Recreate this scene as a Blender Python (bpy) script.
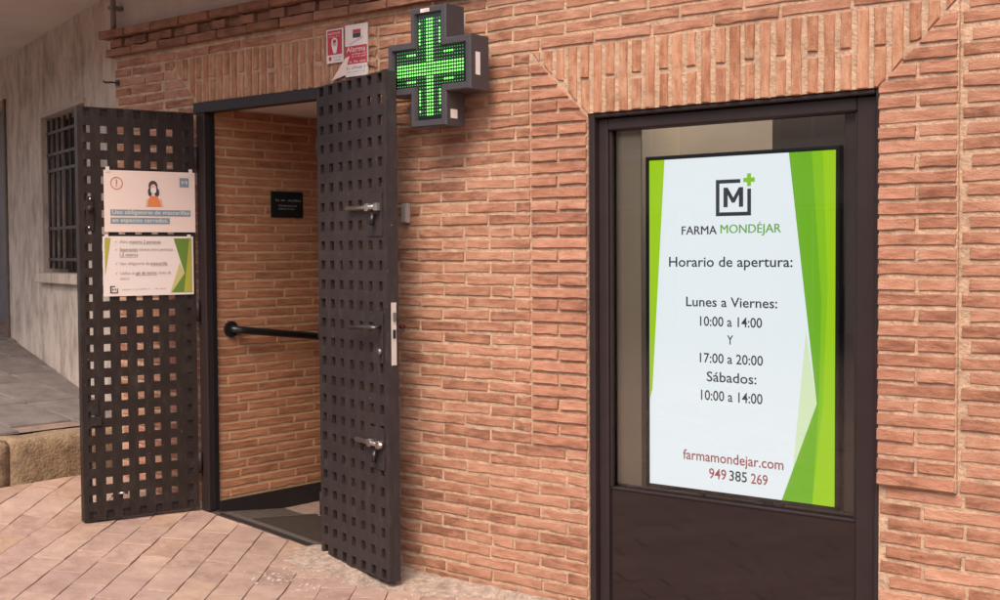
import bpy, bmesh, math, random
from mathutils import Vector, Matrix
random.seed(7)
for o in list(bpy.data.objects): bpy.data.objects.remove(o)
S = bpy.context.scene
COL = S.collection
PI = math.pi
RAD = math.radians

# ------------------------------------------------------------------ camera
CAM = Vector((0.0, -4.45, 1.56)); FOC = 1280.0
yaw, pit, rol = RAD(39.6), RAD(2.15), RAD(0.35)
FW = Vector((-math.sin(yaw)*math.cos(pit), math.cos(yaw)*math.cos(pit), -math.sin(pit)))
_rt = Vector((math.cos(yaw), math.sin(yaw), 0)); _up = _rt.cross(FW)
RT = math.cos(rol)*_rt - math.sin(rol)*_up
UP = math.sin(rol)*_rt + math.cos(rol)*_up
cd = bpy.data.cameras.new('camera'); camo = bpy.data.objects.new('camera', cd); COL.objects.link(camo)
M3 = Matrix((RT, UP, -FW)).transposed()
camo.matrix_world = Matrix.Translation(CAM) @ M3.to_4x4()
cd.sensor_width = 36; cd.lens = FOC/1000*36; cd.clip_start = 0.05; cd.clip_end = 500
S.camera = camo
S.render.resolution_x = 1024; S.render.resolution_y = 614
# ------------------------------------------------------------------ sky, sun, exposure
W = bpy.data.worlds.new('World'); S.world = W; W.use_nodes = True
nt = W.node_tree; nt.nodes.clear()
sky = nt.nodes.new('ShaderNodeTexSky'); sky.sky_type = 'NISHITA'; sky.sun_disc = False
SUN_EL, SUN_AZ = RAD(50), RAD(158)     # azimuth measured clockwise from +Y
sky.sun_elevation = SUN_EL; sky.sun_rotation = SUN_AZ
sky.air_density = 1.0; sky.dust_density = 4.0; sky.ozone_density = 0.6
bg = nt.nodes.new('ShaderNodeBackground'); bg.inputs[1].default_value = 0.15
wo = nt.nodes.new('ShaderNodeOutputWorld')
nt.links.new(sky.outputs[0], bg.inputs[0]); nt.links.new(bg.outputs[0], wo.inputs[0])
sl = bpy.data.lights.new('sun', 'SUN'); sl.energy = 1.5; sl.angle = RAD(28); sl.color = (1.0, 0.90, 0.76)
so = bpy.data.objects.new('sun', sl); COL.objects.link(so)
sd = Vector((math.sin(SUN_AZ)*math.cos(SUN_EL), math.cos(SUN_AZ)*math.cos(SUN_EL), math.sin(SUN_EL)))
so.rotation_euler = sd.to_track_quat('Z', 'Y').to_euler()
S.view_settings.view_transform = 'Standard'; S.view_settings.look = 'None'
S.view_settings.exposure = 0.74; S.view_settings.gamma = 1.0
S.view_settings.use_curve_mapping = False

def proj(p):
    d = Vector(p) - CAM; z = d.dot(FW)
    if z <= 0.05: return None
    return 500 + FOC*d.dot(RT)/z, 300 - FOC*d.dot(UP)/z
def ray_y(px, py, Y):
    r = FW + RT*((px-500)/FOC) - UP*((py-300)/FOC)
    t = (Y-CAM.y)/r.y
    return CAM + r*t

# ------------------------------------------------------------------ materials
MATS = {}
def mat(name, col, rough=0.6, metal=0.0, noise=None, bump=None, spec=0.5, emit=None):
    """noise=(scale, amount, detail, dark-colour or None), bump=(scale, distance)"""
    if name in MATS: return MATS[name]
    m = bpy.data.materials.new(name); m.use_nodes = True; MATS[name] = m
    n = m.node_tree.nodes; l = m.node_tree.links; b = n['Principled BSDF']
    b.inputs['Base Color'].default_value = (*col, 1); b.inputs['Roughness'].default_value = rough
    b.inputs['Metallic'].default_value = metal; b.inputs['Specular IOR Level'].default_value = spec
    if emit:
        b.inputs['Emission Color'].default_value = (*col, 1); b.inputs['Emission Strength'].default_value = emit
    tc = n.new('ShaderNodeTexCoord')
    if noise:
        sc, amt, det, c2 = noise
        t = n.new('ShaderNodeTexNoise'); t.inputs['Scale'].default_value = sc; t.inputs['Detail'].default_value = det
        t.inputs['Roughness'].default_value = 0.65
        l.new(tc.outputs['Object'], t.inputs['Vector'])
        r = n.new('ShaderNodeValToRGB'); r.color_ramp.elements[0].position = 0.32; r.color_ramp.elements[1].position = 0.7
        c2 = c2 or tuple(c*(1-amt) for c in col)
        r.color_ramp.elements[0].color = (*c2, 1); r.color_ramp.elements[1].color = (*col, 1)
        l.new(t.outputs[0], r.inputs[0]); l.new(r.outputs[0], b.inputs['Base Color'])
    if bump:
        t2 = n.new('ShaderNodeTexNoise'); t2.inputs['Scale'].default_value = bump[0]; t2.inputs['Detail'].default_value = 6
        l.new(tc.outputs['Object'], t2.inputs['Vector'])
        bp = n.new('ShaderNodeBump'); bp.inputs['Strength'].default_value = 0.8; bp.inputs['Distance'].default_value = bump[1]
        l.new(t2.outputs[0], bp.inputs['Height']); l.new(bp.outputs[0], b.inputs['Normal'])
    return m

def brick_mat(name, c_dark, c_mid, c_light, smear, smear_col=(0.56, 0.37, 0.25), stretch=(9, 34, 30), hues=None):
    m = bpy.data.materials.new(name); m.use_nodes = True; MATS[name] = m
    n = m.node_tree.nodes; l = m.node_tree.links; b = n['Principled BSDF']
    b.inputs['Roughness'].default_value = 0.9; b.inputs['Specular IOR Level'].default_value = 0.2
    geo = n.new('ShaderNodeNewGeometry')
    at = n.new('ShaderNodeAttribute'); at.attribute_name = 'rnd'
    add = n.new('ShaderNodeVectorMath'); add.operation = 'MULTIPLY_ADD'
    l.new(at.outputs['Fac'], add.inputs[0]); add.inputs[1].default_value = (37, 53, 91)
    l.new(geo.outputs['Position'], add.inputs[2])
    mp = n.new('ShaderNodeMapping'); mp.inputs['Scale'].default_value = stretch
    l.new(add.outputs[0], mp.inputs[0])
    t = n.new('ShaderNodeTexNoise'); t.inputs['Scale'].default_value = 1.0; t.inputs['Detail'].default_value = 7; t.inputs['Roughness'].default_value = 0.68
    l.new(mp.outputs[0], t.inputs['Vector'])
    r0 = n.new('ShaderNodeValToRGB')
    r0.color_ramp.elements[0].position = 0.0; r0.color_ramp.elements[0].color = (*c_dark, 1)
    r0.color_ramp.elements[1].position = 1.0; r0.color_ramp.elements[1].color = (*c_light, 1)
    e = r0.color_ramp.elements.new(0.45); e.color = (*c_mid, 1)
    # per brick tone + grain
    mx = n.new('ShaderNodeMath'); mx.operation = 'MULTIPLY_ADD'
    l.new(t.outputs[0], mx.inputs[0]); mx.inputs[1].default_value = 2.3; mx.inputs[2].default_value = -0.90
    ad = n.new('ShaderNodeMath'); ad.operation = 'MULTIPLY_ADD'
    l.new(at.outputs['Fac'], ad.inputs[0]); ad.inputs[1].default_value = 0.48; l.new(mx.outputs[0], ad.inputs[2])
    l.new(ad.outputs[0], r0.inputs[0])
    # mortar smeared on the face
    s = n.new('ShaderNodeTexNoise'); s.inputs['Scale'].default_value = 16; s.inputs['Detail'].default_value = 8; s.inputs['Roughness'].default_value = 0.7
    l.new(add.outputs[0], s.inputs['Vector'])
    sr = n.new('ShaderNodeMapRange'); sr.inputs['From Min'].default_value = 0.62-0.25*smear; sr.inputs['From Max'].default_value = 0.80-0.2*smear
    sr.inputs['To Max'].default_value = 0.25+0.55*smear
    l.new(s.outputs[0], sr.inputs[0])
    mix = n.new('ShaderNodeMix'); mix.data_type = 'RGBA'
    l.new(sr.outputs[0], mix.inputs['Factor']); l.new(r0.outputs[0], mix.inputs[6]); mix.inputs[7].default_value = (*smear_col, 1)
    base_out = mix.outputs[2]
    if hues:
        h1 = n.new('ShaderNodeMath'); h1.operation = 'MULTIPLY'; l.new(at.outputs['Fac'], h1.inputs[0]); h1.inputs[1].default_value = 13.7
        h2 = n.new('ShaderNodeMath'); h2.operation = 'FRACT'; l.new(h1.outputs[0], h2.inputs[0])
        hr_ = n.new('ShaderNodeValToRGB'); hr_.color_ramp.elements[0].color = (*hues[0], 1); hr_.color_ramp.elements[1].color = (*hues[1], 1)
        e2 = hr_.color_ramp.elements.new(0.3); e2.color = (1, 1, 1, 1); e3 = hr_.color_ramp.elements.new(0.72); e3.color = (1, 1, 1, 1)
        l.new(h2.outputs[0], hr_.inputs[0])
        hm = n.new('ShaderNodeMix'); hm.data_type = 'RGBA'; hm.blend_type = 'MULTIPLY'; hm.inputs['Factor'].default_value = 1.0
        l.new(base_out, hm.inputs[6]); l.new(hr_.outputs[0], hm.inputs[7]); base_out = hm.outputs[2]
    # large soft weathering over the wall
    wz = n.new('ShaderNodeTexNoise'); wz.inputs['Scale'].default_value = 1.6; wz.inputs['Detail'].default_value = 4
    l.new(geo.outputs['Position'], wz.inputs['Vector'])
    wr = n.new('ShaderNodeMapRange'); wr.inputs['From Min'].default_value = 0.3; wr.inputs['From Max'].default_value = 0.7
    wr.inputs['To Min'].default_value = 0.86; wr.inputs['To Max'].default_value = 1.08
    l.new(wz.outputs[0], wr.inputs[0])
    mul = n.new('ShaderNodeVectorMath'); mul.operation = 'SCALE'
    l.new(base_out, mul.inputs[0]); l.new(wr.outputs[0], mul.inputs['Scale'])
    l.new(mul.outputs[0], b.inputs['Base Color'])
    bp = n.new('ShaderNodeBump'); bp.inputs['Strength'].default_value = 1.0; bp.inputs['Distance'].default_value = 0.008
    l.new(t.outputs[0], bp.inputs['Height'])
    fine = n.new('ShaderNodeTexNoise'); fine.inputs['Scale'].default_value = 190; fine.inputs['Detail'].default_value = 3
    l.new(add.outputs[0], fine.inputs['Vector'])
    bp2 = n.new('ShaderNodeBump'); bp2.inputs['Strength'].default_value = 0.8; bp2.inputs['Distance'].default_value = 0.003
    l.new(fine.outputs[0], bp2.inputs['Height']); l.new(bp.outputs[0], bp2.inputs['Normal'])
    l.new(bp2.outputs[0], b.inputs['Normal'])
    return m
BRICK = brick_mat('rustic_brick', (0.21, 0.09, 0.056), (0.385, 0.18, 0.112), (0.52, 0.28, 0.188), 0.3, stretch=(9, 34, 30))
SOLD = brick_mat('mortar_washed_brick', (0.27, 0.115, 0.065), (0.41, 0.185, 0.105), (0.54, 0.29, 0.18), 0.6, stretch=(40, 40, 7))
SURR = brick_mat('surround_brick', (0.24, 0.10, 0.063), (0.405, 0.185, 0.116), (0.53, 0.28, 0.188), 0.25)
PBRICK = brick_mat('passage_brick', (0.30, 0.125, 0.065), (0.44, 0.19, 0.10), (0.54, 0.26, 0.14), 0.05, stretch=(40, 8, 40))
CORN = brick_mat('dark_cornice_brick', (0.16, 0.075, 0.05), (0.27, 0.13, 0.085), (0.36, 0.19, 0.12), 0.15)  # darker brick tone used along the whole cornice
PAVE = brick_mat('rose_paver', (0.30, 0.19, 0.153), (0.385, 0.252, 0.20), (0.46, 0.318, 0.25), 0.4, smear_col=(0.52, 0.38, 0.30), stretch=(9, 9, 9), hues=((0.90, 0.87, 0.92), (1.02, 1.0, 0.89)))
MORTAR = mat('lime_mortar', (0.60, 0.405, 0.28), 0.95, noise=(22, 0.42, 8, None), bump=(70, 0.010), spec=0.1)
PMORTAR = mat('passage_mortar', (0.62, 0.40, 0.24), 0.95, noise=(30, 0.25, 6, None), bump=(60, 0.004), spec=0.1)
JOINT = mat('paving_joint', (0.31, 0.205, 0.165), 0.95, noise=(12, 0.4, 6, None), bump=(60, 0.008))
CEMENT = mat('rough_cement', (0.52, 0.38, 0.30), 0.95, noise=(26, 0.6, 10, None), bump=(60, 0.02))
def streak_plaster(name, col, dark, lo=0.40, hi=0.60):
    m = bpy.data.materials.new(name); m.use_nodes = True; MATS[name] = m
    n = m.node_tree.nodes; l = m.node_tree.links; b = n['Principled BSDF']; b.inputs['Roughness'].default_value = 0.9
    g = n.new('ShaderNodeNewGeometry'); mp = n.new('ShaderNodeMapping'); mp.inputs['Scale'].default_value = (2.6, 2.6, 1.1)
    l.new(g.outputs['Position'], mp.inputs[0])
    t = n.new('ShaderNodeTexNoise'); t.inputs['Scale'].default_value = 2.6; t.inputs['Detail'].default_value = 9; t.inputs['Roughness'].default_value = 0.72
    l.new(mp.outputs[0], t.inputs['Vector'])
    r = n.new('ShaderNodeValToRGB'); r.color_ramp.elements[0].position = lo; r.color_ramp.elements[1].position = hi
    r.color_ramp.elements[0].color = (*dark, 1); r.color_ramp.elements[1].color = (*col, 1)
    l.new(t.outputs[0], r.inputs[0]); l.new(r.outputs[0], b.inputs['Base Color'])
    t2 = n.new('ShaderNodeTexNoise'); t2.inputs['Scale'].default_value = 35; t2.inputs['Detail'].default_value = 6
    l.new(g.outputs['Position'], t2.inputs['Vector'])
    bp = n.new('ShaderNodeBump'); bp.inputs['Distance'].default_value = 0.006; bp.inputs['Strength'].default_value = 0.6
    l.new(t2.outputs[0], bp.inputs['Height']); l.new(bp.outputs[0], b.inputs['Normal'])
    return m
PLASTER = streak_plaster('stained_plaster', (0.56, 0.46, 0.385), (0.27, 0.21, 0.17), 0.34, 0.57)
UPLASTER = streak_plaster('upper_plaster', (0.56, 0.49, 0.44), (0.48, 0.41, 0.365), 0.3, 0.7)
CEIL = mat('ceiling_paint', (0.68, 0.59, 0.54), 0.95, noise=(1.2, 0.18, 4, None))
PCEIL = mat('passage_ceiling_paint', (0.60, 0.51, 0.46), 0.9)
FLAG = mat('worn_flagstone', (0.22, 0.18, 0.165), 0.75, noise=(5, 0.5, 8, None), bump=(22, 0.01))
KERBM = mat('sandstone', (0.37, 0.25, 0.15), 0.95, noise=(14, 0.55, 10, None), bump=(60, 0.015))
def worn_paint(name, col, dust, rough=0.5):
    m = mat(name, col, rough, noise=(9, 0.25, 5, None), bump=(220, 0.0008))
    n = m.node_tree.nodes; l = m.node_tree.links; b = n['Principled BSDF']
    src = b.inputs['Base Color'].links[0].from_socket
    g = n.new('ShaderNodeNewGeometry'); mp = n.new('ShaderNodeMapping'); mp.inputs['Scale'].default_value = (14, 14, 5)
    l.new(g.outputs['Position'], mp.inputs[0])
    t = n.new('ShaderNodeTexNoise'); t.inputs['Scale'].default_value = 1.7; t.inputs['Detail'].default_value = 10; t.inputs['Roughness'].default_value = 0.75
    l.new(mp.outputs[0], t.inputs['Vector'])
    r = n.new('ShaderNodeMapRange'); r.inputs['From Min'].default_value = 0.5; r.inputs['From Max'].default_value = 0.78; r.inputs['To Max'].default_value = 0.5
    l.new(t.outputs[0], r.inputs[0])
    mx = n.new('ShaderNodeMix'); mx.data_type = 'RGBA'; l.new(r.outputs[0], mx.inputs['Factor']); l.new(src, mx.inputs[6]); mx.inputs[7].default_value = (*dust, 1)
    b.inputs['Specular IOR Level'].default_value = 0.22
    # sparse chips
    c = n.new('ShaderNodeTexNoise'); c.inputs['Scale'].default_value = 75; c.inputs['Detail'].default_value = 2; l.new(g.outputs['Position'], c.inputs['Vector'])
    cr_ = n.new('ShaderNodeMapRange'); cr_.inputs['From Min'].default_value = 0.735; cr_.inputs['From Max'].default_value = 0.76; l.new(c.outputs[0], cr_.inputs[0])
    m2 = n.new('ShaderNodeMix'); m2.data_type = 'RGBA'; l.new(cr_.outputs[0], m2.inputs['Factor']); l.new(mx.outputs[2], m2.inputs[6]); m2.inputs[7].default_value = (0.20, 0.15, 0.12, 1)
    l.new(m2.outputs[2], b.inputs['Base Color'])
    return m
DOORM = worn_paint('brown_door_paint', (0.034, 0.023, 0.020), (0.10, 0.075, 0.062))
DOORG = worn_paint('grey_door_paint', (0.038, 0.028, 0.028), (0.10, 0.078, 0.070))
FRAMEM = mat('brown_frame_paint', (0.032, 0.021, 0.021), 0.45, noise=(7, 0.2, 4, None), spec=0.25)
STEEL = mat('brushed_steel', (0.55, 0.50, 0.46), 0.35, 1.0)
STEELD = mat('dull_steel', (0.22, 0.20, 0.19), 0.45, 0.8)
BRASS = mat('brass', (0.5, 0.36, 0.16), 0.35, 1.0)
BLACK = mat('satin_black', (0.012, 0.012, 0.013), 0.35)
BLACKP = mat('plaque_black', (0.008, 0.012, 0.011), 0.5)
GREYTXT = mat('plaque_lettering', (0.42, 0.42, 0.41), 0.6)
SKIRT = mat('black_skirting', (0.02, 0.013, 0.013), 0.6)
RAMP = mat('ramp_grey', (0.10, 0.078, 0.068), 0.8, noise=(14, 0.35, 6, None), bump=(80, 0.003), spec=0.15)
MATG = mat('door_mat', (0.065, 0.049, 0.041), 0.9, noise=(60, 0.4, 4, None), bump=(300, 0.004), spec=0.1)
ALU = mat('threshold_strip', (0.17, 0.145, 0.135), 0.5, 0.5)
PAPER = mat('poster_paper', (0.80, 0.62, 0.55), 0.55)
WHITE = mat('white_print', (0.78, 0.70, 0.67), 0.6)
RED = mat('red_print', (0.48, 0.035, 0.055), 0.5)
REDR = mat('red_ring_print', (0.55, 0.16, 0.10), 0.6)
SLATE = mat('slate_print', (0.21, 0.27, 0.30), 0.6)
ORANGE = mat('orange_print', (0.70, 0.22, 0.07), 0.6)
SKIN = mat('skin_print', (0.72, 0.42, 0.30), 0.6)
HAIR = mat('hair_print', (0.055, 0.045, 0.06), 0.6)
OLIVE = mat('olive_print', (0.40, 0.36, 0.05), 0.6)
LEAFG = mat('green_print', (0.13, 0.22, 0.03), 0.6)
INK = mat('ink_print', (0.16, 0.12, 0.11), 0.6)
INKL = mat('light_ink_print', (0.36, 0.28, 0.25), 0.6)
CROSSM = mat('cross_housing_paint', (0.058, 0.05, 0.056), 0.4, noise=(20, 0.15, 3, None))
CROSSB = mat('cross_dark_panel', (0.010, 0.014, 0.011), 0.12)
LED = mat('led_green', (0.15, 0.72, 0.11), 0.4, emit=1.0)
LEDO = mat('led_dim', (0.03, 0.30, 0.06), 0.4, emit=0.5)
STICK = mat('sticker_white', (0.75, 0.66, 0.62), 0.5)
GREYB = mat('grey_plastic', (0.34, 0.29, 0.26), 0.6)
def emis(name, col, st):
    m = bpy.data.materials.new(name); m.use_nodes = True; MATS[name] = m
    n = m.node_tree.nodes; l = m.node_tree.links; b = n['Principled BSDF']
    b.inputs['Base Color'].default_value = (0.02, 0.02, 0.02, 1); b.inputs['Roughness'].default_value = 0.3
    b.inputs['Emission Color'].default_value = (*col, 1); b.inputs['Emission Strength'].default_value = st
    return m
ES = 0.62
E_W = emis('screen_white', (0.82, 0.90, 0.95), ES)
E_LIME = emis('screen_lime', (0.34, 0.62, 0.006), ES)
E_GRN = emis('screen_green', (0.16, 0.45, 0.012), ES)
E_MID = emis('screen_mid_green', (0.24, 0.55, 0.008), ES)
E_PALE = emis('screen_pale_green', (0.68, 0.84, 0.55), ES)
E_INK = emis('screen_ink', (0.022, 0.026, 0.035), ES)
E_TG = emis('screen_text_green', (0.14, 0.40, 0.05), ES)
E_RED = emis('screen_text_red', (0.34, 0.07, 0.065), ES)
def glass_mat(name, tint, refl=1.0, rough=0.0):
    m = bpy.data.materials.new(name); m.use_nodes = True; MATS[name] = m
    n = m.node_tree.nodes; l = m.node_tree.links; n.clear()
    o = n.new('ShaderNodeOutputMaterial'); tr = n.new('ShaderNodeBsdfTransparent'); tr.inputs[0].default_value = (*tint, 1)
    gl = n.new('ShaderNodeBsdfGlossy'); gl.inputs['Roughness'].default_value = rough; gl.inputs[0].default_value = (refl, refl, refl, 1)
    fr = n.new('ShaderNodeFresnel'); fr.inputs[0].default_value = 1.75
    mx = n.new('ShaderNodeMixShader')
    l.new(fr.outputs[0], mx.inputs[0]); l.new(tr.outputs[0], mx.inputs[1]); l.new(gl.outputs[0], mx.inputs[2]); l.new(mx.outputs[0], o.inputs[0])
    return m
GLASS = glass_mat('window_glass', (0.95, 0.94, 0.92))
KICK = mat('gloss_brown_panel', (0.020, 0.013, 0.013), 0.045, spec=0.42)

# ------------------------------------------------------------------ helpers
def root(name, label, cat, loc=(0, 0, 0), th=0.0, upright=True, group=None, kind=None):
    o = bpy.data.objects.new(name, None); COL.objects.link(o); o.empty_display_size = 0.1
    o.location = loc; o.rotation_euler = (PI/2 if upright else 0, 0, th)
    if kind: o['kind'] = kind
    if label: o['label'] = label
    if cat: o['category'] = cat
    if group: o['group'] = group
    return o
def link(name, me, m, parent=None, loc=(0, 0, 0), kind=None):
    o = bpy.data.objects.new(name, me); COL.objects.link(o)
    if m is not None and not me.materials: me.materials.append(m)
    o.location = loc
    if parent is not None: o.parent = parent
    if kind: o['kind'] = kind
    return o
def build(name, bm, m, parent=None, loc=(0, 0, 0), kind=None, smooth=False):
    bmesh.ops.recalc_face_normals(bm, faces=bm.faces[:])
    me = bpy.data.meshes.new(name); bm.to_mesh(me); bm.free()
    if smooth:
        for p in me.polygons: p.use_smooth = True
    return link(name, me, m, parent, loc, kind)
def box(bm, x0, x1, y0, y1, z0, z1, bev=0.0):
    vs = [bm.verts.new(p) for p in ((x0, y0, z0), (x1, y0, z0), (x1, y1, z0), (x0, y1, z0), (x0, y0, z1), (x1, y0, z1), (x1, y1, z1), (x0, y1, z1))]
    fs = [bm.faces.new([vs[i] for i in f]) for f in ((3, 2, 1, 0), (4, 5, 6, 7), (0, 1, 5, 4), (1, 2, 6, 5), (2, 3, 7, 6), (3, 0, 4, 7))]
    if bev > 0:
        es = list({e for f in fs for e in f.edges})
        bmesh.ops.bevel(bm, geom=es, offset=bev, segments=1, affect='EDGES', profile=0.5)
def boxo(name, m, parent, x0, x1, y0, y1, z0, z1, bev=0.0, kind=None):
    bm = bmesh.new(); cx, cy, cz = (x0+x1)/2, (y0+y1)/2, (z0+z1)/2
    box(bm, x0-cx, x1-cx, y0-cy, y1-cy, z0-cz, z1-cz, bev)
    return build(name, bm, m, parent, (cx, cy, cz), kind)
def prism(bm, poly, z0, z1):
    a = [bm.verts.new((x, y, z0)) for x, y in poly]; b = [bm.verts.new((x, y, z1)) for x, y in poly]
    bm.faces.new(a[::-1]); bm.faces.new(b)
    n = len(poly)
    for i in range(n): bm.faces.new((a[i], a[(i+1) % n], b[(i+1) % n], b[i]))
def prismo(name, m, parent, poly, z0, z1, kind=None):
    bm = bmesh.new(); prism(bm, poly, z0, z1); return build(name, bm, m, parent, kind=kind)
def tube(bm, pts, r, seg=12, cap=True):
    pts = [Vector(p) for p in pts]; rings = []
    for i, p in enumerate(pts):
        d = (pts[min(i+1, len(pts)-1)] - pts[max(i-1, 0)]).normalized()
        a = d.cross(Vector((0, 0, 1)))
        if a.length < 1e-3: a = d.cross(Vector((0, 1, 0)))
        a.normalize(); b = d.cross(a)
        rings.append([bm.verts.new(p + a*(r*math.cos(2*PI*k/seg)) + b*(r*math.sin(2*PI*k/seg))) for k in range(seg)])
    for i in range(len(rings)-1):
        for k in range(seg): bm.faces.new((rings[i][k], rings[i][(k+1) % seg], rings[i+1][(k+1) % seg], rings[i+1][k]))
    if cap: bm.faces.new(rings[0][::-1]); bm.faces.new(rings[-1])
def tubeo(name, m, parent, pts, r, seg=12):
    bm = bmesh.new(); tube(bm, pts, r, seg); return build(name, bm, m, parent, smooth=True)
def plate(xs, ys, solid, z0, z1):
    """grid plate with openings; solid(i,j) says whether cell i,j is filled"""
    bm = bmesh.new(); nx, ny = len(xs)-1, len(ys)-1; V = {}
    def v(i, j, k):
        if (i, j, k) not in V: V[(i, j, k)] = bm.verts.new((xs[i], ys[j], (z0, z1)[k]))
        return V[(i, j, k)]
    ok = lambda i, j: 0 <= i < nx and 0 <= j < ny and solid(i, j)
    for i in range(nx):
        for j in range(ny):
            if not ok(i, j): continue
            bm.faces.new((v(i, j, 1), v(i+1, j, 1), v(i+1, j+1, 1), v(i, j+1, 1)))
            bm.faces.new((v(i, j, 0), v(i, j+1, 0), v(i+1, j+1, 0), v(i+1, j, 0)))
            for (di, dj, a, b) in ((-1, 0, (i, j), (i, j+1)), (1, 0, (i+1, j+1), (i+1, j)), (0, -1, (i+1, j), (i, j)), (0, 1, (i, j+1), (i+1, j+1))):
                if not ok(i+di, j+dj):
                    bm.faces.new((v(*a, 0), v(*b, 0), v(*b, 1), v(*a, 1)))
    return bm
def clip(poly, a, b, c):
    """keep the part of poly with a*x+b*y<=c"""
    out = []
    for i in range(len(poly)):
        p, q = poly[i], poly[(i+1) % len(poly)]
        dp, dq = a*p[0]+b*p[1]-c, a*q[0]+b*q[1]-c
        if dp <= 0: out.append(p)
        if (dp < 0 < dq) or (dq < 0 < dp):
            t = dp/(dp-dq); out.append((p[0]+(q[0]-p[0])*t, p[1]+(q[1]-p[1])*t))
    return out
def area(poly):
    return 0.5*abs(sum(poly[i][0]*poly[(i+1) % len(poly)][1]-poly[(i+1) % len(poly)][0]*poly[i][1] for i in range(len(poly))))
rb = random.Random(11)
def rough_brick(poly, back, front, rough=0.0012, bev=0.0022, seglen=0.05):
    """irregular hand-made brick: outline poly, from depth `back` to face `front` (local z). returns verts, faces about the centroid"""
    n = len(poly); cx = sum(p[0] for p in poly)/n; cy = sum(p[1] for p in poly)/n
    ring = []
    for i in range(n):
        p, q = poly[i], poly[(i+1) % n]; L = math.hypot(q[0]-p[0], q[1]-p[1]); k = max(1, min(5, int(L/seglen+0.5)))
        for s in range(k):
            t = s/k + (rb.uniform(-0.2, 0.2)/k if s else 0)
            x, y = p[0]+(q[0]-p[0])*t, p[1]+(q[1]-p[1])*t
            d = math.hypot(cx-x, cy-y) or 1
            # push inwards a little, mostly square to the edge
            nx, ny = -(q[1]-p[1])/(L or 1), (q[0]-p[0])/(L or 1)
            if nx*(cx-x)+ny*(cy-y) < 0: nx, ny = -nx, -ny
            j = abs(rb.gauss(0, rough))*1.3
            if rb.random() < 0.08: j += rough*2
            ring.append((x+nx*j+(cx-x)/d*rough*rb.random()-cx, y+ny*j+(cy-y)/d*rough*rb.random()-cy))
    m = len(ring); V = []; F = []
    for x, y in ring: V.append((x, y, back))
    for x, y in ring: V.append((x, y, front-bev*rb.uniform(0.6, 1.5)))
    for x, y in ring:
        d = math.hypot(x, y) or 1; w = bev*rb.uniform(0.5, 1.4)
        kx = max(0.0, 1-w/max(abs(x), 0.012)); ky = max(0.0, 1-w/max(abs(y), 0.012))
        V.append((x*kx, y*ky, front+rb.gauss(0, rough*0.55)))
    for i in range(m):
        k = (i+1) % m
        F.append((i, k, m+k, m+i)); F.append((m+i, m+k, 2*m+k, 2*m+i))
    F.append(tuple(range(2*m, 3*m)))
    return (cx, cy), V, F
def set_rnd(me, vals):
    a = me.attributes.new('rnd', 'FLOAT', 'FACE'); a.data.foreach_set('value', vals)
class Pieces:
    """collects rough pieces of one thing; the largest in the picture become objects, the rest one joined part"""
    def __init__(s, parent): s.parent = parent; s.items = []; s.mw = None
    def add(s, name, m, poly, back, front, score=0.0, **k):
        c, V, F = rough_brick(poly, back, front, **k)
        s.items.append((score, name, m, c, V, F, rb.random()))
    def flush(s, limit, rest_name):
        s.items.sort(key=lambda t: -t[0])
        cnt = {}; rest = {}
        for sc, name, m, c, V, F, r in s.items:
            if sc > 0 and cnt.get(name, 0) < limit:
                cnt[name] = cnt.get(name, 0)+1
                me = bpy.data.meshes.new(name); me.from_pydata(V, [], F); set_rnd(me, [r]*len(F))
                link(name, me, m, s.parent, (c[0], c[1], 0))
            else: rest.setdefault(m.name, (m, []))[1].append((c, V, F, r))
        for mn, (m, L) in rest.items():
            AV, AF, R = [], [], []
            for c, V, F, r in L:
                b = len(AV); AV += [(x+c[0], y+c[1], z) for x, y, z in V]; AF += [tuple(i+b for i in f) for f in F]; R += [r]*len(F)
            me = bpy.data.meshes.new(rest_name); me.from_pydata(AV, [], AF); set_rnd(me, R)
            link(rest_name, me, m, s.parent, kind='stuff')
def text_mesh(name, s, m, parent, x0, x1, y, cap, z, bold=0.0, double=0.0):
    """lettering between x0 and x1 (if x1 is None the natural width), baseline y, capital height cap, at local depth z"""
    cu = bpy.data.curves.new(name, 'FONT'); cu.body = s; cu.size = 1.0; cu.resolution_u = 3; cu.offset = bold
    t = bpy.data.objects.new(name, cu); COL.objects.link(t)
    bpy.context.view_layer.update()
    me = bpy.data.meshes.new_from_object(t.evaluated_get(bpy.context.evaluated_depsgraph_get()))
    bpy.data.objects.remove(t); bpy.data.curves.remove(cu)
    xs = [v.co.x for v in me.vertices]
    if not xs: return None
    k = cap/0.69; mn, mxx = min(xs), max(xs)
    kx = (x1-x0)/(mxx-mn) if x1 is not None else k
    for v in me.vertices: v.co = Vector(((v.co.x-mn)*kx, v.co.y*k, 0))
    me.materials.clear()
    if double:
        V = [v.co.copy() for v in me.vertices]; F = [tuple(p.vertices) for p in me.polygons]; k = len(V)
        AV = [v+Vector((-double/2, 0, 0)) for v in V]+[v+Vector((double/2, 0.0004, 0.0002)) for v in V]
        me = bpy.data.meshes.new(name); me.from_pydata(AV, [], F+[tuple(i+k for i in f) for f in F])
    return link(name, me, m, parent, (x0, y, z))

# ------------------------------------------------------------------ ground heights
KN = [(-6.9, .27), (-6.5, .215), (-6.1, .138), (-5.85, .118), (-5.4, .078), (-4.84, .022), (-4.5, .004), (-4.0, -.004), (-3.0, -.006), (6, -.01)]
def gz(x, y=0):
    if x <= KN[0][0]: return KN[0][1]
    for (a, za), (b, zb) in zip(KN, KN[1:]):
        if x <= b: return za+(zb-za)*(x-a)/(b-a)
    return KN[-1][1]
KERB_X = -6.77
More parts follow.
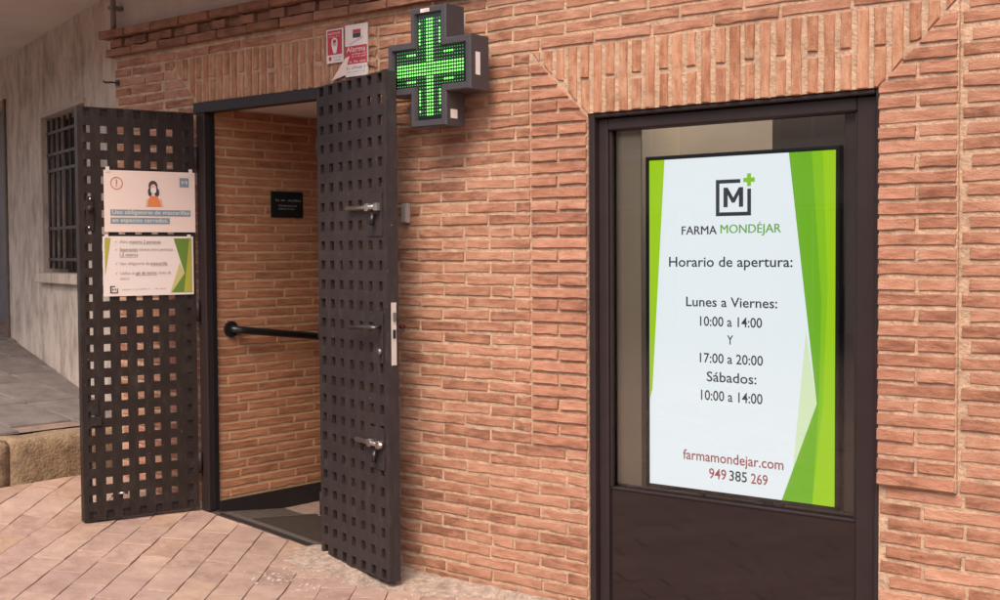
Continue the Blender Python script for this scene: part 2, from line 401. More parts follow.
# base ground: one sheet to the horizon, following the street's rise near the door
bm = bmesh.new()
gx = [-200, -60, -20, -9, -6.9, -6.5, -6.1, -5.85, -5.4, -4.84, -4.5, -4.0, -3, 0, 6, 30, 200]; gy = [-200, -60, -12, -6, -3, -1, -0.2, 0.32, 3, 30, 200]
vv = [[bm.verts.new((x, y, gz(x)-0.055)) for y in gy] for x in gx]
for i in range(len(gx)-1):
    for j in range(len(gy)-1): bm.faces.new((vv[i][j], vv[i+1][j], vv[i+1][j+1], vv[i][j+1]))
o = build('ground', bm, JOINT); o['kind'] = 'structure'
# bedding sheet the pavers sit in
pv = root('pavement', None, None, upright=False, kind='structure')
bm = bmesh.new(); gx = [KERB_X, -6.5, -6.1, -5.85, -5.4, -4.84, -4.5, -4.0, -3, 0, 4]; gy = [-7, -3, -1, 0.02]
vv = [[bm.verts.new((x, y, gz(x)-0.007)) for y in gy] for x in gx]
for i in range(len(gx)-1):
    for j in range(len(gy)-1): bm.faces.new((vv[i][j], vv[i+1][j], vv[i+1][j+1], vv[i][j+1]))
build('bedding', bm, JOINT, pv)
pd = Vector((-0.6, 0.8)); pn = Vector((0.8, 0.6)); PWD, PLN, GAP = 0.160, 0.320, 0.002
P = Pieces(pv); rp = random.Random(5)
for i in range(-42, 42):
    for j in range(-32, 32):
        u0 = i*PWD+0.03; v0 = (j+(0.5 if i % 2 else 0)+rp.uniform(-.03, .03))*PLN
        rect = [(u0+GAP/2, v0+GAP/2), (u0+PWD-GAP/2, v0+GAP/2), (u0+PWD-GAP/2, v0+PLN-GAP/2), (u0+GAP/2, v0+PLN-GAP/2)]
        poly = [(-4.5+pn.x*a+pd.x*b, -0.9+pn.y*a+pd.y*b) for a, b in rect]
        for q in ((0, 1, -0.004), (-1, 0, -(KERB_X+0.012)), (1, 0, 3.0), (0, -1, 6.2)): poly = clip(poly, *q)
        if len(poly) < 3 or area(poly) < 0.002: continue
        cx = sum(p[0] for p in poly)/len(poly); cy = sum(p[1] for p in poly)/len(poly)
        pp = proj((cx, cy, gz(cx))); sc = 0
        if pp and -30 < pp[0] < 620 and pp[1] < 640: sc = area(poly)*100/(Vector((cx, cy, 0))-CAM).length
        c, V, F = rough_brick(poly, -0.03, 0.0, rough=0.0010, bev=0.002, seglen=0.1)
        dz = rp.gauss(0, 0.0012)
        V = [(x, y, gz(x+c[0])+z+dz) for x, y, z in V]
        P.items.append((sc, 'paver', PAVE, c, V, F, rp.random()))
P.flush(280, 'paver_field')

# cement apron along the foot of the wall by the right door leaf
bm = bmesh.new(); N1, N2 = 70, 22; rc = random.Random(3)
from mathutils import noise as mnoise
vv = []
for i in range(N1+1):
    x = -5.05+1.95*i/N1; row = []
    for j in range(N2+1):
        t = j/N2
        w = 0.07+0.24*max(0.0, 1-abs((x+4.45)/0.75)**2) + 0.06*mnoise.noise((x*5, 1.3, 0)) + 0.04*mnoise.noise((x*17, 4.3, 0))
        y = -t*0.60
        h = 0.035*(1-t*0.6/max(w, .02)) + 0.011*mnoise.noise((x*9, y*9, 2.0)) + 0.006*mnoise.noise((x*31, y*31, 5.0))
        if h < -0.02: h = -0.02
        ends = min(1.0, i/6, (N1-i)/6); h = h*ends-0.02*(1-ends)
        row.append(bm.verts.new((x, y-0.002, gz(x)+h)))
    vv.append(row)
for i in range(N1):
    for j in range(N2): bm.faces.new((vv[i][j], vv[i+1][j], vv[i+1][j+1], vv[i][j+1]))
o = build('cement_apron', bm, CEMENT, smooth=True); o['kind'] = 'structure'

# ------------------------------------------------------------------ brick facade
CH = 2.437/45; BL = 0.288
XL, XR, ZT = -6.65, 0.55, 2.725
DX0, DX1, DZ = -5.862, -4.79, 2.40
WX0, WX1, WZ = -3.197, -1.897, 2.145
SX0, SX1, SZ0, LZ = -3.502, -1.605, 13*CH, 45*CH
DLZ = 49*CH; DLX0, DLX1 = -6.12, -4.53
fac = root('brick_facade', 'long rustic red brick wall holding the doorway and the shop window', 'wall')
xs = [XL, DX0, DX1, WX0, WX1, XR]; ys = [-0.06, WZ, DZ, 2.90]
def solid(i, j):
    if i == 1 and j in (0, 1): return False
    if i == 3 and j == 0: return False
    return True
build('mortar_backing', plate(xs, ys, solid, -0.30, -0.0056), MORTAR, fac)
FP = Pieces(fac)
def fscore(poly, yoff=0.0):
    pts = [proj((x, -yoff, z)) for x, z in poly]
    if any(p is None for p in pts): return 0
    cx = sum(p[0] for p in pts)/len(pts); cy = sum(p[1] for p in pts)/len(pts)
    if not (-8 < cx < 1010 and -8 < cy < 606): return 0
    if 330 < cx < 388 and cy > 85: return 0
    if 84 < cx < 196 and cy > 112: return 0
    if 392 < cx < 485 and 12 < cy < 122: return 0
    return area(pts)
def rect(x0, x1, z0, z1): return [(x0, z0), (x1, z0), (x1, z1), (x0, z1)]
def sub(iv, a, b):
    out = []
    for p, q in iv:
        if b <= p or a >= q: out.append((p, q)); continue
        if a > p: out.append((p, a))
        if b < q: out.append((b, q))
    return out
JT = 0.0060
nrow = int(ZT/CH)
rw = random.Random(21)
for k in range(-1, 50):
    z0, z1 = k*CH, (k+1)*CH; zm = (z0+z1)/2
    iv = [(XL, XR)]
    if zm < DZ: iv = sub(iv, DX0, DX1)
    if zm < LZ:
        if zm > SZ0: iv = sub(iv, SX0, SX1)
        else: iv = sub(iv, WX0, WX1)
    cl = None
    if DZ-CH/2 < zm < DLZ:
        iv = sub(iv, DX0-0.30, DLX1+0.09); 
        # courses run up to the mitre on the left of the door lintel
        iv.append((DX0-0.30, DX0+0.03))
    for (a, b) in iv:
        off = (0.0 if k % 2 else BL/2)+rw.uniform(-.012, .012)
        n0 = int(math.floor((a-off)/BL))-1; x = n0*BL+off
        while x < b:
            xa, xb = max(x, a), min(x+BL, b); x += BL
            if xb-xa < 0.035: continue
            if xb-xa > 0.2 and rw.random() < 0.05: 
                xm = xa+(xb-xa)*rw.uniform(.4, .6); segs = [(xa, xm), (xm, xb)]
            else: segs = [(xa, xb)]
            for xa2, xb2 in segs:
                poly = rect(xa2+JT, xb2-JT, z0+JT, z1-JT)
                wob = [rw.gauss(0, 0.0015) for _ in range(2)]
                poly = [(px, pz+wob[0]+wob[1]*(1 if px > xa2+.05 else -1)) for px, pz in poly]
                if DZ-CH/2 < zm < DLZ and b < DX0+0.1:
                    # mitre line from (DX0,DZ) to (DLX0,DLZ)
                    dx, dz = DLX0-DX0, DLZ-DZ
                    A, B = dz, -dx
                    poly = clip(poly, A, B, A*DX0+B*DZ-0.006*math.hypot(A, B))
                    if len(poly) < 3 or area(poly) < 0.0008: continue
                FP.add('brick', BRICK, poly, -0.05, rw.gauss(0.0, 0.0013), fscore(poly))
# window surround: bonded columns each side, cut by the mitre, standing slightly proud
for side in (0, 1):
    a, b = (SX0, WX0) if side == 0 else (WX1, SX1)
    PR = 0.006 if side == 0 else 0.020
    m_ = (a+b)/2
    for k in range(13, 45):
        z0, z1 = k*CH, (k+1)*CH
        segs = [(a, b)] if k % 2 else [(a, m_), (m_, b)]
        for xa, xb in segs:
            poly = rect(xa+JT*0.9, xb-(JT if xb != b or side else 0.001), z0+JT, z1-JT)
            if side == 1 and xa == a: poly = rect(xa+0.001, xb-JT, z0+JT, z1-JT)
            if side == 0: A, B, C0 = (LZ-WZ), (WX0-SX0), None
            if side == 0:
                dx, dz = SX0-WX0, LZ-WZ; A, B = dz, -dx; C = A*WX0+B*WZ-0.006*math.hypot(A, B)
            else:
                dx, dz = SX1-WX1, LZ-WZ; A, B = -dz, dx; C = A*WX1+B*WZ-0.006*math.hypot(A, B)
            if z1 > WZ: poly = clip(poly, A, B, C)
            if len(poly) < 3 or area(poly) < 0.0008: continue
            wb = rw.gauss(0, .001)
            poly = [(px, pz+wb) for px, pz in poly]
            FP.add('brick', SURR, poly, -0.05, PR+rw.gauss(0.001, 0.002), fscore(poly))
# proud mortar behind the right surround and lintel
prismo('mortar_bed', MORTAR, fac, [(WX1+0.004, SZ0+0.003), (SX1-0.004, SZ0+0.003), (SX1-0.004, LZ-0.012), (WX1+0.004, WZ-0.004)], -0.04, 0.0135)
# soldier course over the window
def soldiers(xa, xb, z0, z1, mitL, mitR, pr, pitch=0.0655):
    n = int(round((xb-xa)/pitch)); p = (xb-xa)/n
    for i in range(n):
        x0, x1 = xa+i*p+0.0105, xa+(i+1)*p-0.0105
        x0 += rw.gauss(0, .0012); x1 += rw.gauss(0, .0012)
        zs = [(z0-0.004, z1-0.004)] if i % 2 else [(z0-0.004, (z0+z1)/2-0.008+rw.gauss(0, .006)), ((z0+z1)/2+0.004, z1-0.004)]
        for za, zb in zs:
            poly = rect(x0, x1, za+rw.uniform(0, .004), zb)
            for q in (mitL, mitR):
                if q: poly = clip(poly, *q)
            if len(poly) < 3 or area(poly) < 0.0006: continue
            FP.add('soldier_brick', SOLD, poly, -0.10, pr+rw.gauss(0, .0012), fscore(poly), rough=0.0012, bev=0.0035)
def mitre(x0, z0, x1, z1, sgn, g=0.006):
    dx, dz = x1-x0, z1-z0; A, B = (dz, -dx); A, B = A*sgn, B*sgn
    return (A, B, A*x0+B*z0-g*math.hypot(A, B))
soldiers(SX0, SX1, WZ, LZ, mitre(WX0, WZ, SX0, LZ, -1), mitre(WX1, WZ, SX1, LZ, 1), 0.003)
soldiers(DLX0, DLX1, DZ, DLZ, mitre(DX0, DZ, DLX0, DLZ, -1), None, 0.003, 0.062)
# stack of cut headers closing the door lintel on the right
for k in range(5):
    zz = DZ+0.005+k*0.0505
    poly = rect(DLX1+0.006, DLX1+0.082, zz+0.004, zz+0.046)
    FP.add('header_brick', SOLD, poly, -0.08, 0.010+rw.gauss(0, .003), fscore(poly)+1, rough=0.004, bev=0.008)
# cornice: stretcher course, header course, stretcher course, stepping out
x = XL-0.03; i = 0
while x < XR:
    L = 0.26
    poly = rect(x+0.004, x+L-0.004, 2.727, 2.773); FP.add('cornice_brick', CORN, poly, -0.06, 0.042+rw.gauss(0, .003), fscore(poly)+0.01)
    poly = rect(x-0.04, x+L-0.048, 2.834, 2.882); FP.add('cornice_brick', CORN, poly, -0.06, 0.062+rw.gauss(0, .003), fscore(poly)+0.01)
    x += L
x = XL
while x < XR:
    i += 1
    poly = rect(x+0.004, x+0.116, 2.778, 2.830); FP.add('cornice_header', CORN, poly, -0.06, (0.030 if i % 2 else 0.012)+rw.gauss(0, .002), fscore(poly)+0.01)
    x += 0.12
FP.flush(290, 'brickwork')
# plaster above the cornice
boxo('upper_plaster', UPLASTER, fac, XL+0.0, XR, 2.90, 3.205, -0.30, -0.02)

# ------------------------------------------------------------------ ceiling over the left of the street
bm = bmesh.new(); box(bm, -15, -4.2, -1.2, 3.0, 3.2, 3.45); o = build('ceiling', bm, CEIL); o['kind'] = 'structure'

# ------------------------------------------------------------------ plaster wall on the left, with barred window and a door
TH = math.atan2(-0.301, 0.954)
P0 = Vector((-6.648, 0.137, 0))
def pwx(x, y): return (Vector((x, y, 0))-P0).dot(Vector((math.cos(TH), math.sin(TH), 0)))
pw = root('plaster_wall', 'stained grey plaster wall running back on the left past the step', 'wall', P0, TH)
bx0, bx1, bz0, bz1 = pwx(-8.83, .826), pwx(-7.72, .475), 1.425, 2.585
dx0, dx1 = pwx(-11.05, 1.53), pwx(-10.0, 1.197)
xs = [-9.0, dx0, dx1, bx0, bx1, 0.0]; ys = [-0.1, bz0, bz1, 3.199]
ys = [-0.1, bz0, 2.75, 3.199]
ys = sorted({-0.1, bz0, bz1, 2.86, 3.199})
def solid(i, j):
    zc = (ys[j]+ys[j+1])/2
    if i == 3 and bz0 < zc < bz1: return False
    if i == 1 and zc < 2.86: return False
    return True
build('plaster', plate(xs, ys, solid, -0.28, 0.0), PLASTER, pw)
bw = root('barred_window', 'dark barred window in the stained plaster wall, behind the open left door leaf', 'window', P0, TH)
boxo('pane', mat('dark_pane', (0.03, 0.024, 0.022), 0.25), bw, bx0, bx1, bz0, bz1, -0.2, -0.17)
boxo('sill', PLASTER, bw, bx0-0.10, bx1+0.06, bz0-0.075, bz0-0.002, -0.10, 0.055, 0.006)
fr = bmesh.new()
TRIM = mat('window_trim', (0.42, 0.35, 0.30), 0.8)
boxo('trim', TRIM, bw, bx0-0.035, bx1+0.02, bz1+0.001, bz1+0.035, -0.02, 0.012)
boxo('trim', TRIM, bw, bx0-0.035, bx0-0.001, bz0, bz1, -0.02, 0.012)
BARM = mat('bar_paint', (0.06, 0.045, 0.042), 0.5, noise=(30, .3, 4, None))
for k in range(8):
    x = bx0+0.03+(bx1-bx0-0.06)*k/7
    tubeo('bar', BARM, bw, [(x, bz0+0.03, -0.035), (x, bz1-0.02, -0.035)], 0.011, 8)
for z in (bz0+0.10, bz0+0.33, bz0+0.76, bz0+0.88, bz1-0.12):
    boxo('crossbar', BARM, bw, bx0+0.004, bx1-0.004, z-0.011, z+0.011, -0.05, -0.026)
dr = root('grey_door', 'grey door at the far left edge beyond the plaster wall', 'door', P0+Vector((0, 0, 0)), TH)
boxo('leaf', mat('grey_far_door', (0.17, 0.15, 0.155), 0.5, noise=(3, .2, 3, None)), dr, dx0+0.02, dx1-0.06, 0.84, 2.80, -0.16, -0.11, 0.004)
boxo('jamb', mat('jamb_wood', (0.15, 0.10, 0.075), 0.6, noise=(20, .3, 4, None)), dr, dx1-0.055, dx1-0.002, 0.80, 2.858, -0.18, 0.02, 0.004)
boxo('hinge', BLACK, dr, dx1-0.075, dx1-0.05, 1.95, 2.10, -0.10, -0.06)
boxo('hinge', BLACK, dr, dx1-0.075, dx1-0.05, 1.20, 1.35, -0.10, -0.06)
# raised walkway with sandstone kerb
def plz(x): return 0.494+0.1185*(-6.86-x)
bm = bmesh.new(); vs = []
gx = [KERB_X-0.22, -8, -10, -12, -15, -22]; gy = [-4.2, -2, -0.6, 0.2, 1, 3, 8]
vv = [[bm.verts.new((x, y, plz(x)+(0.004*mnoise.noise((x, y, 0))))) for y in gy] for x in gx]
for i in range(len(gx)-1):
    for j in range(len(gy)-1): bm.faces.new((vv[i][j], vv[i][j+1], vv[i+1][j+1], vv[i+1][j]))
o = build('raised_walkway', bm, JOINT); o['kind'] = 'structure'; WALKROOT = o
# flagstones on the walkway
rf = random.Random(9); FPc = Pieces(o); y = -3.0; j = 0
while y < 1.3:
    wv = rf.uniform(0.30, 0.42); x = KERB_X-0.215
    x -= rf.uniform(0, .2) if j % 2 else 0
    while x > -12.5:
        L = rf.uniform(0.55, 0.9)
        poly = rect(x-L+0.005, min(x, KERB_X-0.225)-0.003, y+0.004, y+wv-0.004)
        # stop at the plaster wall
        nx_, ny_ = math.sin(TH), -math.cos(TH)
        poly = clip(poly, -nx_, -ny_, -(nx_*P0.x+ny_*P0.y)-0.01)
        if len(poly) >= 3 and area(poly) > 0.004:
            c, V, F = rough_brick(poly, -0.02, 0.012, rough=0.003, bev=0.006, seglen=0.3)
            V = [(a, b, plz(a+c[0])+zz) for a, b, zz in V]
            pp = proj((c[0], c[1], plz(c[0])))
            FPc.items.append((1 if pp and -60 < pp[0] < 130 else 0, 'flagstone', FLAG, c, V, F, rf.random()))
        x -= L
    y += wv; j += 1
FPc.flush(200, 'flagstone_field')
kb = root('kerb', 'rough golden sandstone kerb edging the raised walkway beside the left door leaf', 'kerb', (KERB_X, 0, 0), 0, upright=False)
y = -3.0
rk = random.Random(4)
for L in (0.8, 0.9, 0.65, 0.85, 0.95, 0.45):
    bm = bmesh.new(); nx, ny, nz = 5, 10, 5
    def kp(a, b, c):
        x = -0.21+0.21*a; yy = 0.004+(L-0.008)*b; z = 0.10+(0.40)*c
        n = Vector((x*6, (y+yy)*6, z*6)); d = 0.014
        ex = 1-0.10*(abs(2*c-1)**8)*(1 if a > .5 else 0)
        return (x*ex+d*mnoise.noise(n) if a > 0 else x, yy, z+(0.010*mnoise.noise(n+Vector((9, 0, 0))) if c == 1 else 0) - (0.02 if (c == 1 and a == 1) else 0))
    g = {}
    def gv(i, jj, k):
        if (i, jj, k) not in g: g[(i, jj, k)] = bm.verts.new(kp(i/nx, jj/ny, k/nz))
        return g[(i, jj, k)]
    for i in range(nx):
        for jj in range(ny): bm.faces.new((gv(i, jj, nz), gv(i+1, jj, nz), gv(i+1, jj+1, nz), gv(i, jj+1, nz)))
    for k in range(nz):
        for jj in range(ny): bm.faces.new((gv(nx, jj, k), gv(nx, jj+1, k), gv(nx, jj+1, k+1), gv(nx, jj, k+1)))
        for i in range(nx):
            bm.faces.new((gv(i, 0, k), gv(i+1, 0, k), gv(i+1, 0, k+1), gv(i, 0, k+1)))
            bm.faces.new((gv(i, ny, k), gv(i+1, ny, k), gv(i+1, ny, k+1), gv(i, ny, k+1)))
    if y+L > 0.13: pass
    build('kerb_stone', bm, KERBM, kb, (0, y, 0), smooth=True)
    y += L
    if y > 0.0: break
# grey down pipe in the corner between the plaster wall and the brick wall
pp_ = root('wall_pipe', 'thin grey pipe rising in the corner above the brick cornice', 'pipe', (-6.60, -0.035, 2.9), 0, upright=False)
tubeo('pipe', mat('pipe_grey', (0.17, 0.14, 0.13), 0.6), pp_, [(0, 0, -0.02), (0, 0, 0.298)], 0.016)
boxo('clamp', STEELD, pp_, -0.024, 0.024, -0.02, 0.055, 0.10, 0.12)
hk = root('wall_hook', 'small dark iron hook on the left edge of the brick wall', 'hook', (-6.62, 0, 2.575), 0)
tubeo('stem', BLACK, hk, [(0.01, 0, -0.02), (0.01, 0, 0.05), (-0.03, 0.0, 0.06), (-0.055, 0.01, 0.06)], 0.006, 8)
boxo('plate', BLACK, hk, -0.005, 0.025, -0.018, 0.018, 0.0075, 0.012)

# ------------------------------------------------------------------ doorway passage
PX = -5.792
ps = root('passage_wall', 'orange brick side wall inside the open doorway', 'wall', (PX, 0.0, 0), PI/2)
boxo('mortar_backing', PMORTAR, ps, 0.04, 2.6, -0.15, 2.45, -0.15, -0.002)
PP = Pieces(ps); k = 0; z = 0.176; rq = random.Random(8)
PC = 0.0535
while z < 2.36:
    off = (0.0 if k % 2 else 0.14)+rq.uniform(-.01, .01)+(0.07 if k % 3 == 0 else 0); x = 0.055-off
    while x < 1.6:
        xa, xb = max(x, 0.055), min(x+0.285, 1.6); x += 0.285
        if xb-xa < 0.035: continue
        poly = rect(xa+0.0045, xb-0.0045, z+0.0055, min(z+PC-0.0055, 2.37))
        pt = proj((PX, (xa+xb)/2, z))
        PP.add('brick', PBRICK, poly, -0.02, 0.002+rq.gauss(0, .0007), 1 if pt and pt[0] < 345 else 0, rough=0.0011, bev=0.003)
    z += PC; k += 1
PP.flush(250, 'brickwork')
boxo('skirting', SKIRT, ps, 0.05, 2.6, -0.15, 0.170, 0.003, 0.016, 0.002)
pr = root('brick_wall', 'dark brick side wall of the doorway behind the right door leaf', 'wall', (-4.79, 2.6, 0), -PI/2)
boxo('wall_face', PBRICK, pr, 0.0, 2.29, -0.15, 2.45, -0.06, 0.0)
bk = root('end_wall', 'dark plain wall closing the entrance passage behind the leaf', 'wall', (-5.79, 2.6, 0), 0)
boxo('wall_face', mat('dark_end', (0.16, 0.12, 0.10), 0.8), bk, 0.0, 1.0, -0.15, 2.45, -0.06, 0.0)
bm = bmesh.new(); box(bm, PX-0.1, -4.7, 0.062, 2.6, 2.372, 2.44); o = build('passage_ceiling', bm, PCEIL); o['kind'] = 'structure'
# ramp floor, dropping inwards
def rz(x, y): return gz(x)+0.004-0.113*max(0, y-0.0)
def sheet(name, m, x0, x1, y0, y1, dz, parent=None, nx=6, ny=3, th=0.004):
    bm = bmesh.new()
    top = [[bm.verts.new((x0+(x1-x0)*i/nx, y0+(y1-y0)*j/ny, rz(x0+(x1-x0)*i/nx, y0+(y1-y0)*j/ny)+dz)) for j in range(ny+1)] for i in range(nx+1)]
    low = [[bm.verts.new((v.co.x, v.co.y, v.co.z-th)) for v in r] for r in top]
    for i in range(nx):
        for j in range(ny):
            bm.faces.new((top[i][j], top[i+1][j], top[i+1][j+1], top[i][j+1])); bm.faces.new((low[i][j], low[i][j+1], low[i+1][j+1], low[i+1][j]))
    for i in range(nx):
        bm.faces.new((top[i][0], low[i][0], low[i+1][0], top[i+1][0])); bm.faces.new((top[i][ny], top[i+1][ny], low[i+1][ny], low[i][ny]))
    for j in range(ny):
        bm.faces.new((top[0][j], top[0][j+1], low[0][j+1], low[0][j])); bm.faces.new((top[nx][j], low[nx][j], low[nx][j+1], top[nx][j+1]))
    return build(name, bm, m, parent)
o = sheet('ramp_floor', RAMP, PX-0.05, -4.75, 0.004, 2.6, 0.0, th=0.05, ny=6); o['kind'] = 'structure'
mt = root('door_mat', 'dark grey entrance mat sunk behind the metal threshold strip', 'mat', (0, 0, 0), 0, upright=False)
sheet('mat_pile', MATG, -5.55, -4.80, 0.075, 0.62, 0.006, mt)
sheet('edge_strip', ALU, -5.56, -4.80, 0.620, 0.645, 0.008, mt)
sheet('edge_strip', STEELD, -5.575, -5.552, 0.075, 0.645, 0.008, mt)
th = root('threshold', 'worn metal threshold strip across the doorway floor', 'threshold', (0, 0, 0), 0, upright=False)
sheet('strip', ALU, -5.70, -4.80, 0.030, 0.068, 0.014, th, th=0.012)
sheet('lip', SKIRT, -5.72, -4.80, 0.004, 0.029, 0.008, th, th=0.010)

# handrail
hr = root('handrail', 'round black handrail on the brick passage wall', 'handrail', (PX, 0.15, 1.133), PI/2)
tubeo('bar', BLACK, hr, [(0, 0, 0.012), (0.006, -0.001, 0.03), (0.025, -0.004, 0.052), (0.06, -0.008, 0.062), (1.2, -0.14, 0.062)], 0.021, 16)
bm = bmesh.new(); tube(bm, [(0, 0, 0.004), (0, 0, 0.020)], 0.046, 24); build('flange', bm, BLACK, hr)
# black plaque
pq = root('black_sign', 'small black plaque with pale lettering on the passage brick wall', 'sign', (PX, 0.455, 1.77), PI/2)
boxo('plate', BLACKP, pq, 0, 0.244, 0, 0.152, 0.0055, 0.012, 0.001)
def line(name, m, parent, x0, x1, y0, y1, z, n, seed):
    """row of worn letter strokes too small to read"""
    r = random.Random(seed); bm = bmesh.new(); x = x0; w = (x1-x0)/n
    for i in range(n):
        if r.random() < 0.14: x += w; continue
        a = x+w*0.08; b = x+w*0.88; t = (y1-y0)*0.2; k = r.randrange(4)
        def q(p0, p1, q0, q1):
            bm.faces.new([bm.verts.new(v) for v in ((p0, q0, z), (p1, q0, z), (p1, q1, z), (p0, q1, z))])
        h = y1 if r.random() < .35 else y0+(y1-y0)*0.78
        q(a, a+w*.22, y0, h)
        if k in (0, 2): q(a+w*.22, b, h-t, h)
        if k in (1, 2): q(a+w*.22, b, y0, y0+t)
        if k in (0, 3): q(b-w*.2, b, y0+t, h-t)
        if k == 3: q(a+w*.22, b-w*.2, (y0+h)/2-t/2, (y0+h)/2+t/2)
        x += w
    return build(name, bm, m, parent)
line('lettering', GREYTXT, pq, 0.02, 0.228, 0.094, 0.106, 0.0128, 20, 1)
line('lettering', GREYTXT, pq, 0.055, 0.195, 0.064, 0.073, 0.0128, 16, 2)
line('lettering', GREYTXT, pq, 0.055, 0.195, 0.046, 0.055, 0.0128, 16, 3)

# ------------------------------------------------------------------ door frame
df = root('door_frame', 'dark brown steel frame around the open doorway', 'door frame', (0, 0, 0), 0)
boxo('jamb', FRAMEM, df, DX0+0.004, PX+0.004, gz(-5.83)+0.004, 2.338, -0.055, 0.012, 0.003)
boxo('jamb', FRAMEM, df, -4.845, DX1-0.004, 0.03, 2.338, -0.055, 0.012, 0.003)
boxo('head', FRAMEM, df, DX0-0.02, DX1+0.012, 2.339, 2.398, -0.055, 0.014, 0.003)
boxo('stop', BLACK, df, PX+0.005, PX+0.016, 0.13, 2.337, -0.05, -0.02)

# ------------------------------------------------------------------ perforated door leaves
def leaf(name, label, hinge, free, z0, z1, free_is_left, m, tube_d, pl_t):
    h = Vector((*hinge, 0)); f = Vector((*free, 0))
    a, b = (f, h) if free_is_left else (h, f)
    U = (b-a); Wd = U.length; th = math.atan2(U.y, U.x); H = z1-z0
    r = root(name, label, 'door', (a.x, a.y, z0), th)
    ncol, nrow = 7, 25
    px = Wd/(ncol+0.08); pz = H/(nrow-1+0.62); hw, hh = (px*0.415, pz*0.44) if free_is_left else (px*0.44, pz*0.46)
    xs, ys = [0], [0]
    for i in range(ncol):
        c = px*(i+0.54); xs += [c-hw/2, c+hw/2]
    xs.append(Wd)
    for j in range(nrow):
        c = pz*(0.31+j); ys += [c-hh/2, c+hh/2]
    ys.append(H)
    build('perforated_panel', plate(xs, ys, lambda i, j: not (i % 2 == 1 and j % 2 == 1), -pl_t, 0.0), m, r)
    return r, Wd, H, px, pz
Lz0, Lz1 = 0.142, 2.338
lf, LW, LH, lpx, lpz = leaf('perforated_door', 'left perforated metal door leaf, swung open and carrying two notices', (-5.850, -0.035), (-6.002, -0.665), Lz0, Lz1, True, DOORM, 0.04, 0.009)
T = 0.052
boxo('stile', DOORM, lf, 0.0, T, 0, LH, -0.046, -0.0095, 0.002)
boxo('stile', DOORM, lf, LW-T, LW, 0, LH, -0.046, -0.0095, 0.002)
boxo('rail', DOORM, lf, T+0.001, LW-T-0.001, LH-0.055, LH, -0.045, -0.0095)
boxo('rail', DOORM, lf, T+0.001, LW-T-0.001, 0, 0.055, -0.045, -0.0095)
for zz in (0.25, 1.1, 1.95):
    tubeo('hinge', FRAMEM, lf, [(LW+0.008, zz-0.06, 0.004), (LW+0.008, zz+0.06, 0.004)], 0.011, 10)
# lock remains on its free edge
ya = (ray_y(88, 212, -0.66).z-Lz0)
bm = bmesh.new(); box(bm, 0.040, 0.078, ya-0.10, ya+0.085, 0.001, 0.008, 0.002); build('lock_plate', bm, DOORM, lf)
tubeo('latch_knob', DOORM, lf, [(0.058, ya+0.02, 0.008), (0.058, ya+0.02, 0.022)], 0.018, 14)
tubeo('screw', STEEL, lf, [(0.060, ya+0.070, 0.008), (0.060, ya+0.070, 0.012)], 0.007, 8)
tubeo('screw', STEEL, lf, [(0.052, ya-0.080, 0.008), (0.052, ya-0.080, 0.012)], 0.007, 8)
yb = (ray_y(93, 412, -0.66).z-Lz0)
boxo('bolt_plate', DOORM, lf, 0.045, 0.085, yb-0.03, yb+0.055, 0.001, 0.006, 0.001)
boxo('bolt_plate', DOORG, lf, 0.040, 0.100, yb-0.085, yb-0.035, 0.001, 0.010, 0.001)
tubeo('floor_bolt', STEEL, lf, [(0.185, lpz*1.45, 0.001), (0.21, lpz*1.5, 0.014), (0.235, lpz*1.45, 0.001)], 0.007, 8)

Rz0, Rz1 = 0.034, 2.392
rl, RW, RH, rpx, rpz = leaf('perforated_door', 'right perforated metal door leaf with silver bolts, folded towards the brick wall', (-4.834, -0.045), (-4.140, -0.258), Rz0, Rz1, False, DOORG, 0.06, 0.018)
boxo('stile', DOORG, rl, RW-0.060, RW, 0, RH, -0.060, -0.0185, 0.003)
boxo('stile', DOORG, rl, 0, 0.050, 0, RH, -0.060, -0.0185, 0.003)
boxo('rail', DOORG, rl, 0.051, RW-0.061, RH-0.058, RH, -0.059, -0.0185)
boxo('rail', DOORG, rl, 0.051, RW-0.061, 0, 0.058, -0.059, -0.0185)
# inner perforated sheet: the leaf is double skinned
def rz_of(py, frac):
    # height on the right leaf of picture row py at a fraction of its width
    p = Vector((-4.834, -0.045, 0)).lerp(Vector((-4.140, -0.258, 0)), frac)
    a = proj((p.x, p.y, 0.0)); b = proj((p.x, p.y, 2.0))
    return 2.0*(py-a[1])/(b[1]-a[1])-Rz0
# barrel bolts
for n_, (py, f0, f1) in enumerate(((207, 0.50, 0.93), (441, 0.60, 0.96))):
    zc = rz_of(py, 0.8)
    bp = boxo('bolt_plate', DOORG, rl, RW*0.755, RW*0.955, zc-0.135 if n_ == 0 else zc-0.12, zc+0.065 if n_ == 0 else zc+0.075, 0.001, 0.006, 0.001)
    bt = tubeo('barrel_bolt', STEEL, rl, [(RW*f0, zc, 0.018), (RW*f1, zc, 0.018)], 0.0115, 12)
    for q in (0.80, 0.92): boxo('bolt_guide', STEEL, rl, RW*q-0.016, RW*q+0.016, zc-0.018, zc+0.018, 0.0065, 0.031, 0.002)
    tubeo('bolt_knob', BLACK, rl, [(RW*0.87, zc-0.03, 0.02), (RW*0.87, zc-0.085, 0.03)], 0.013, 10)
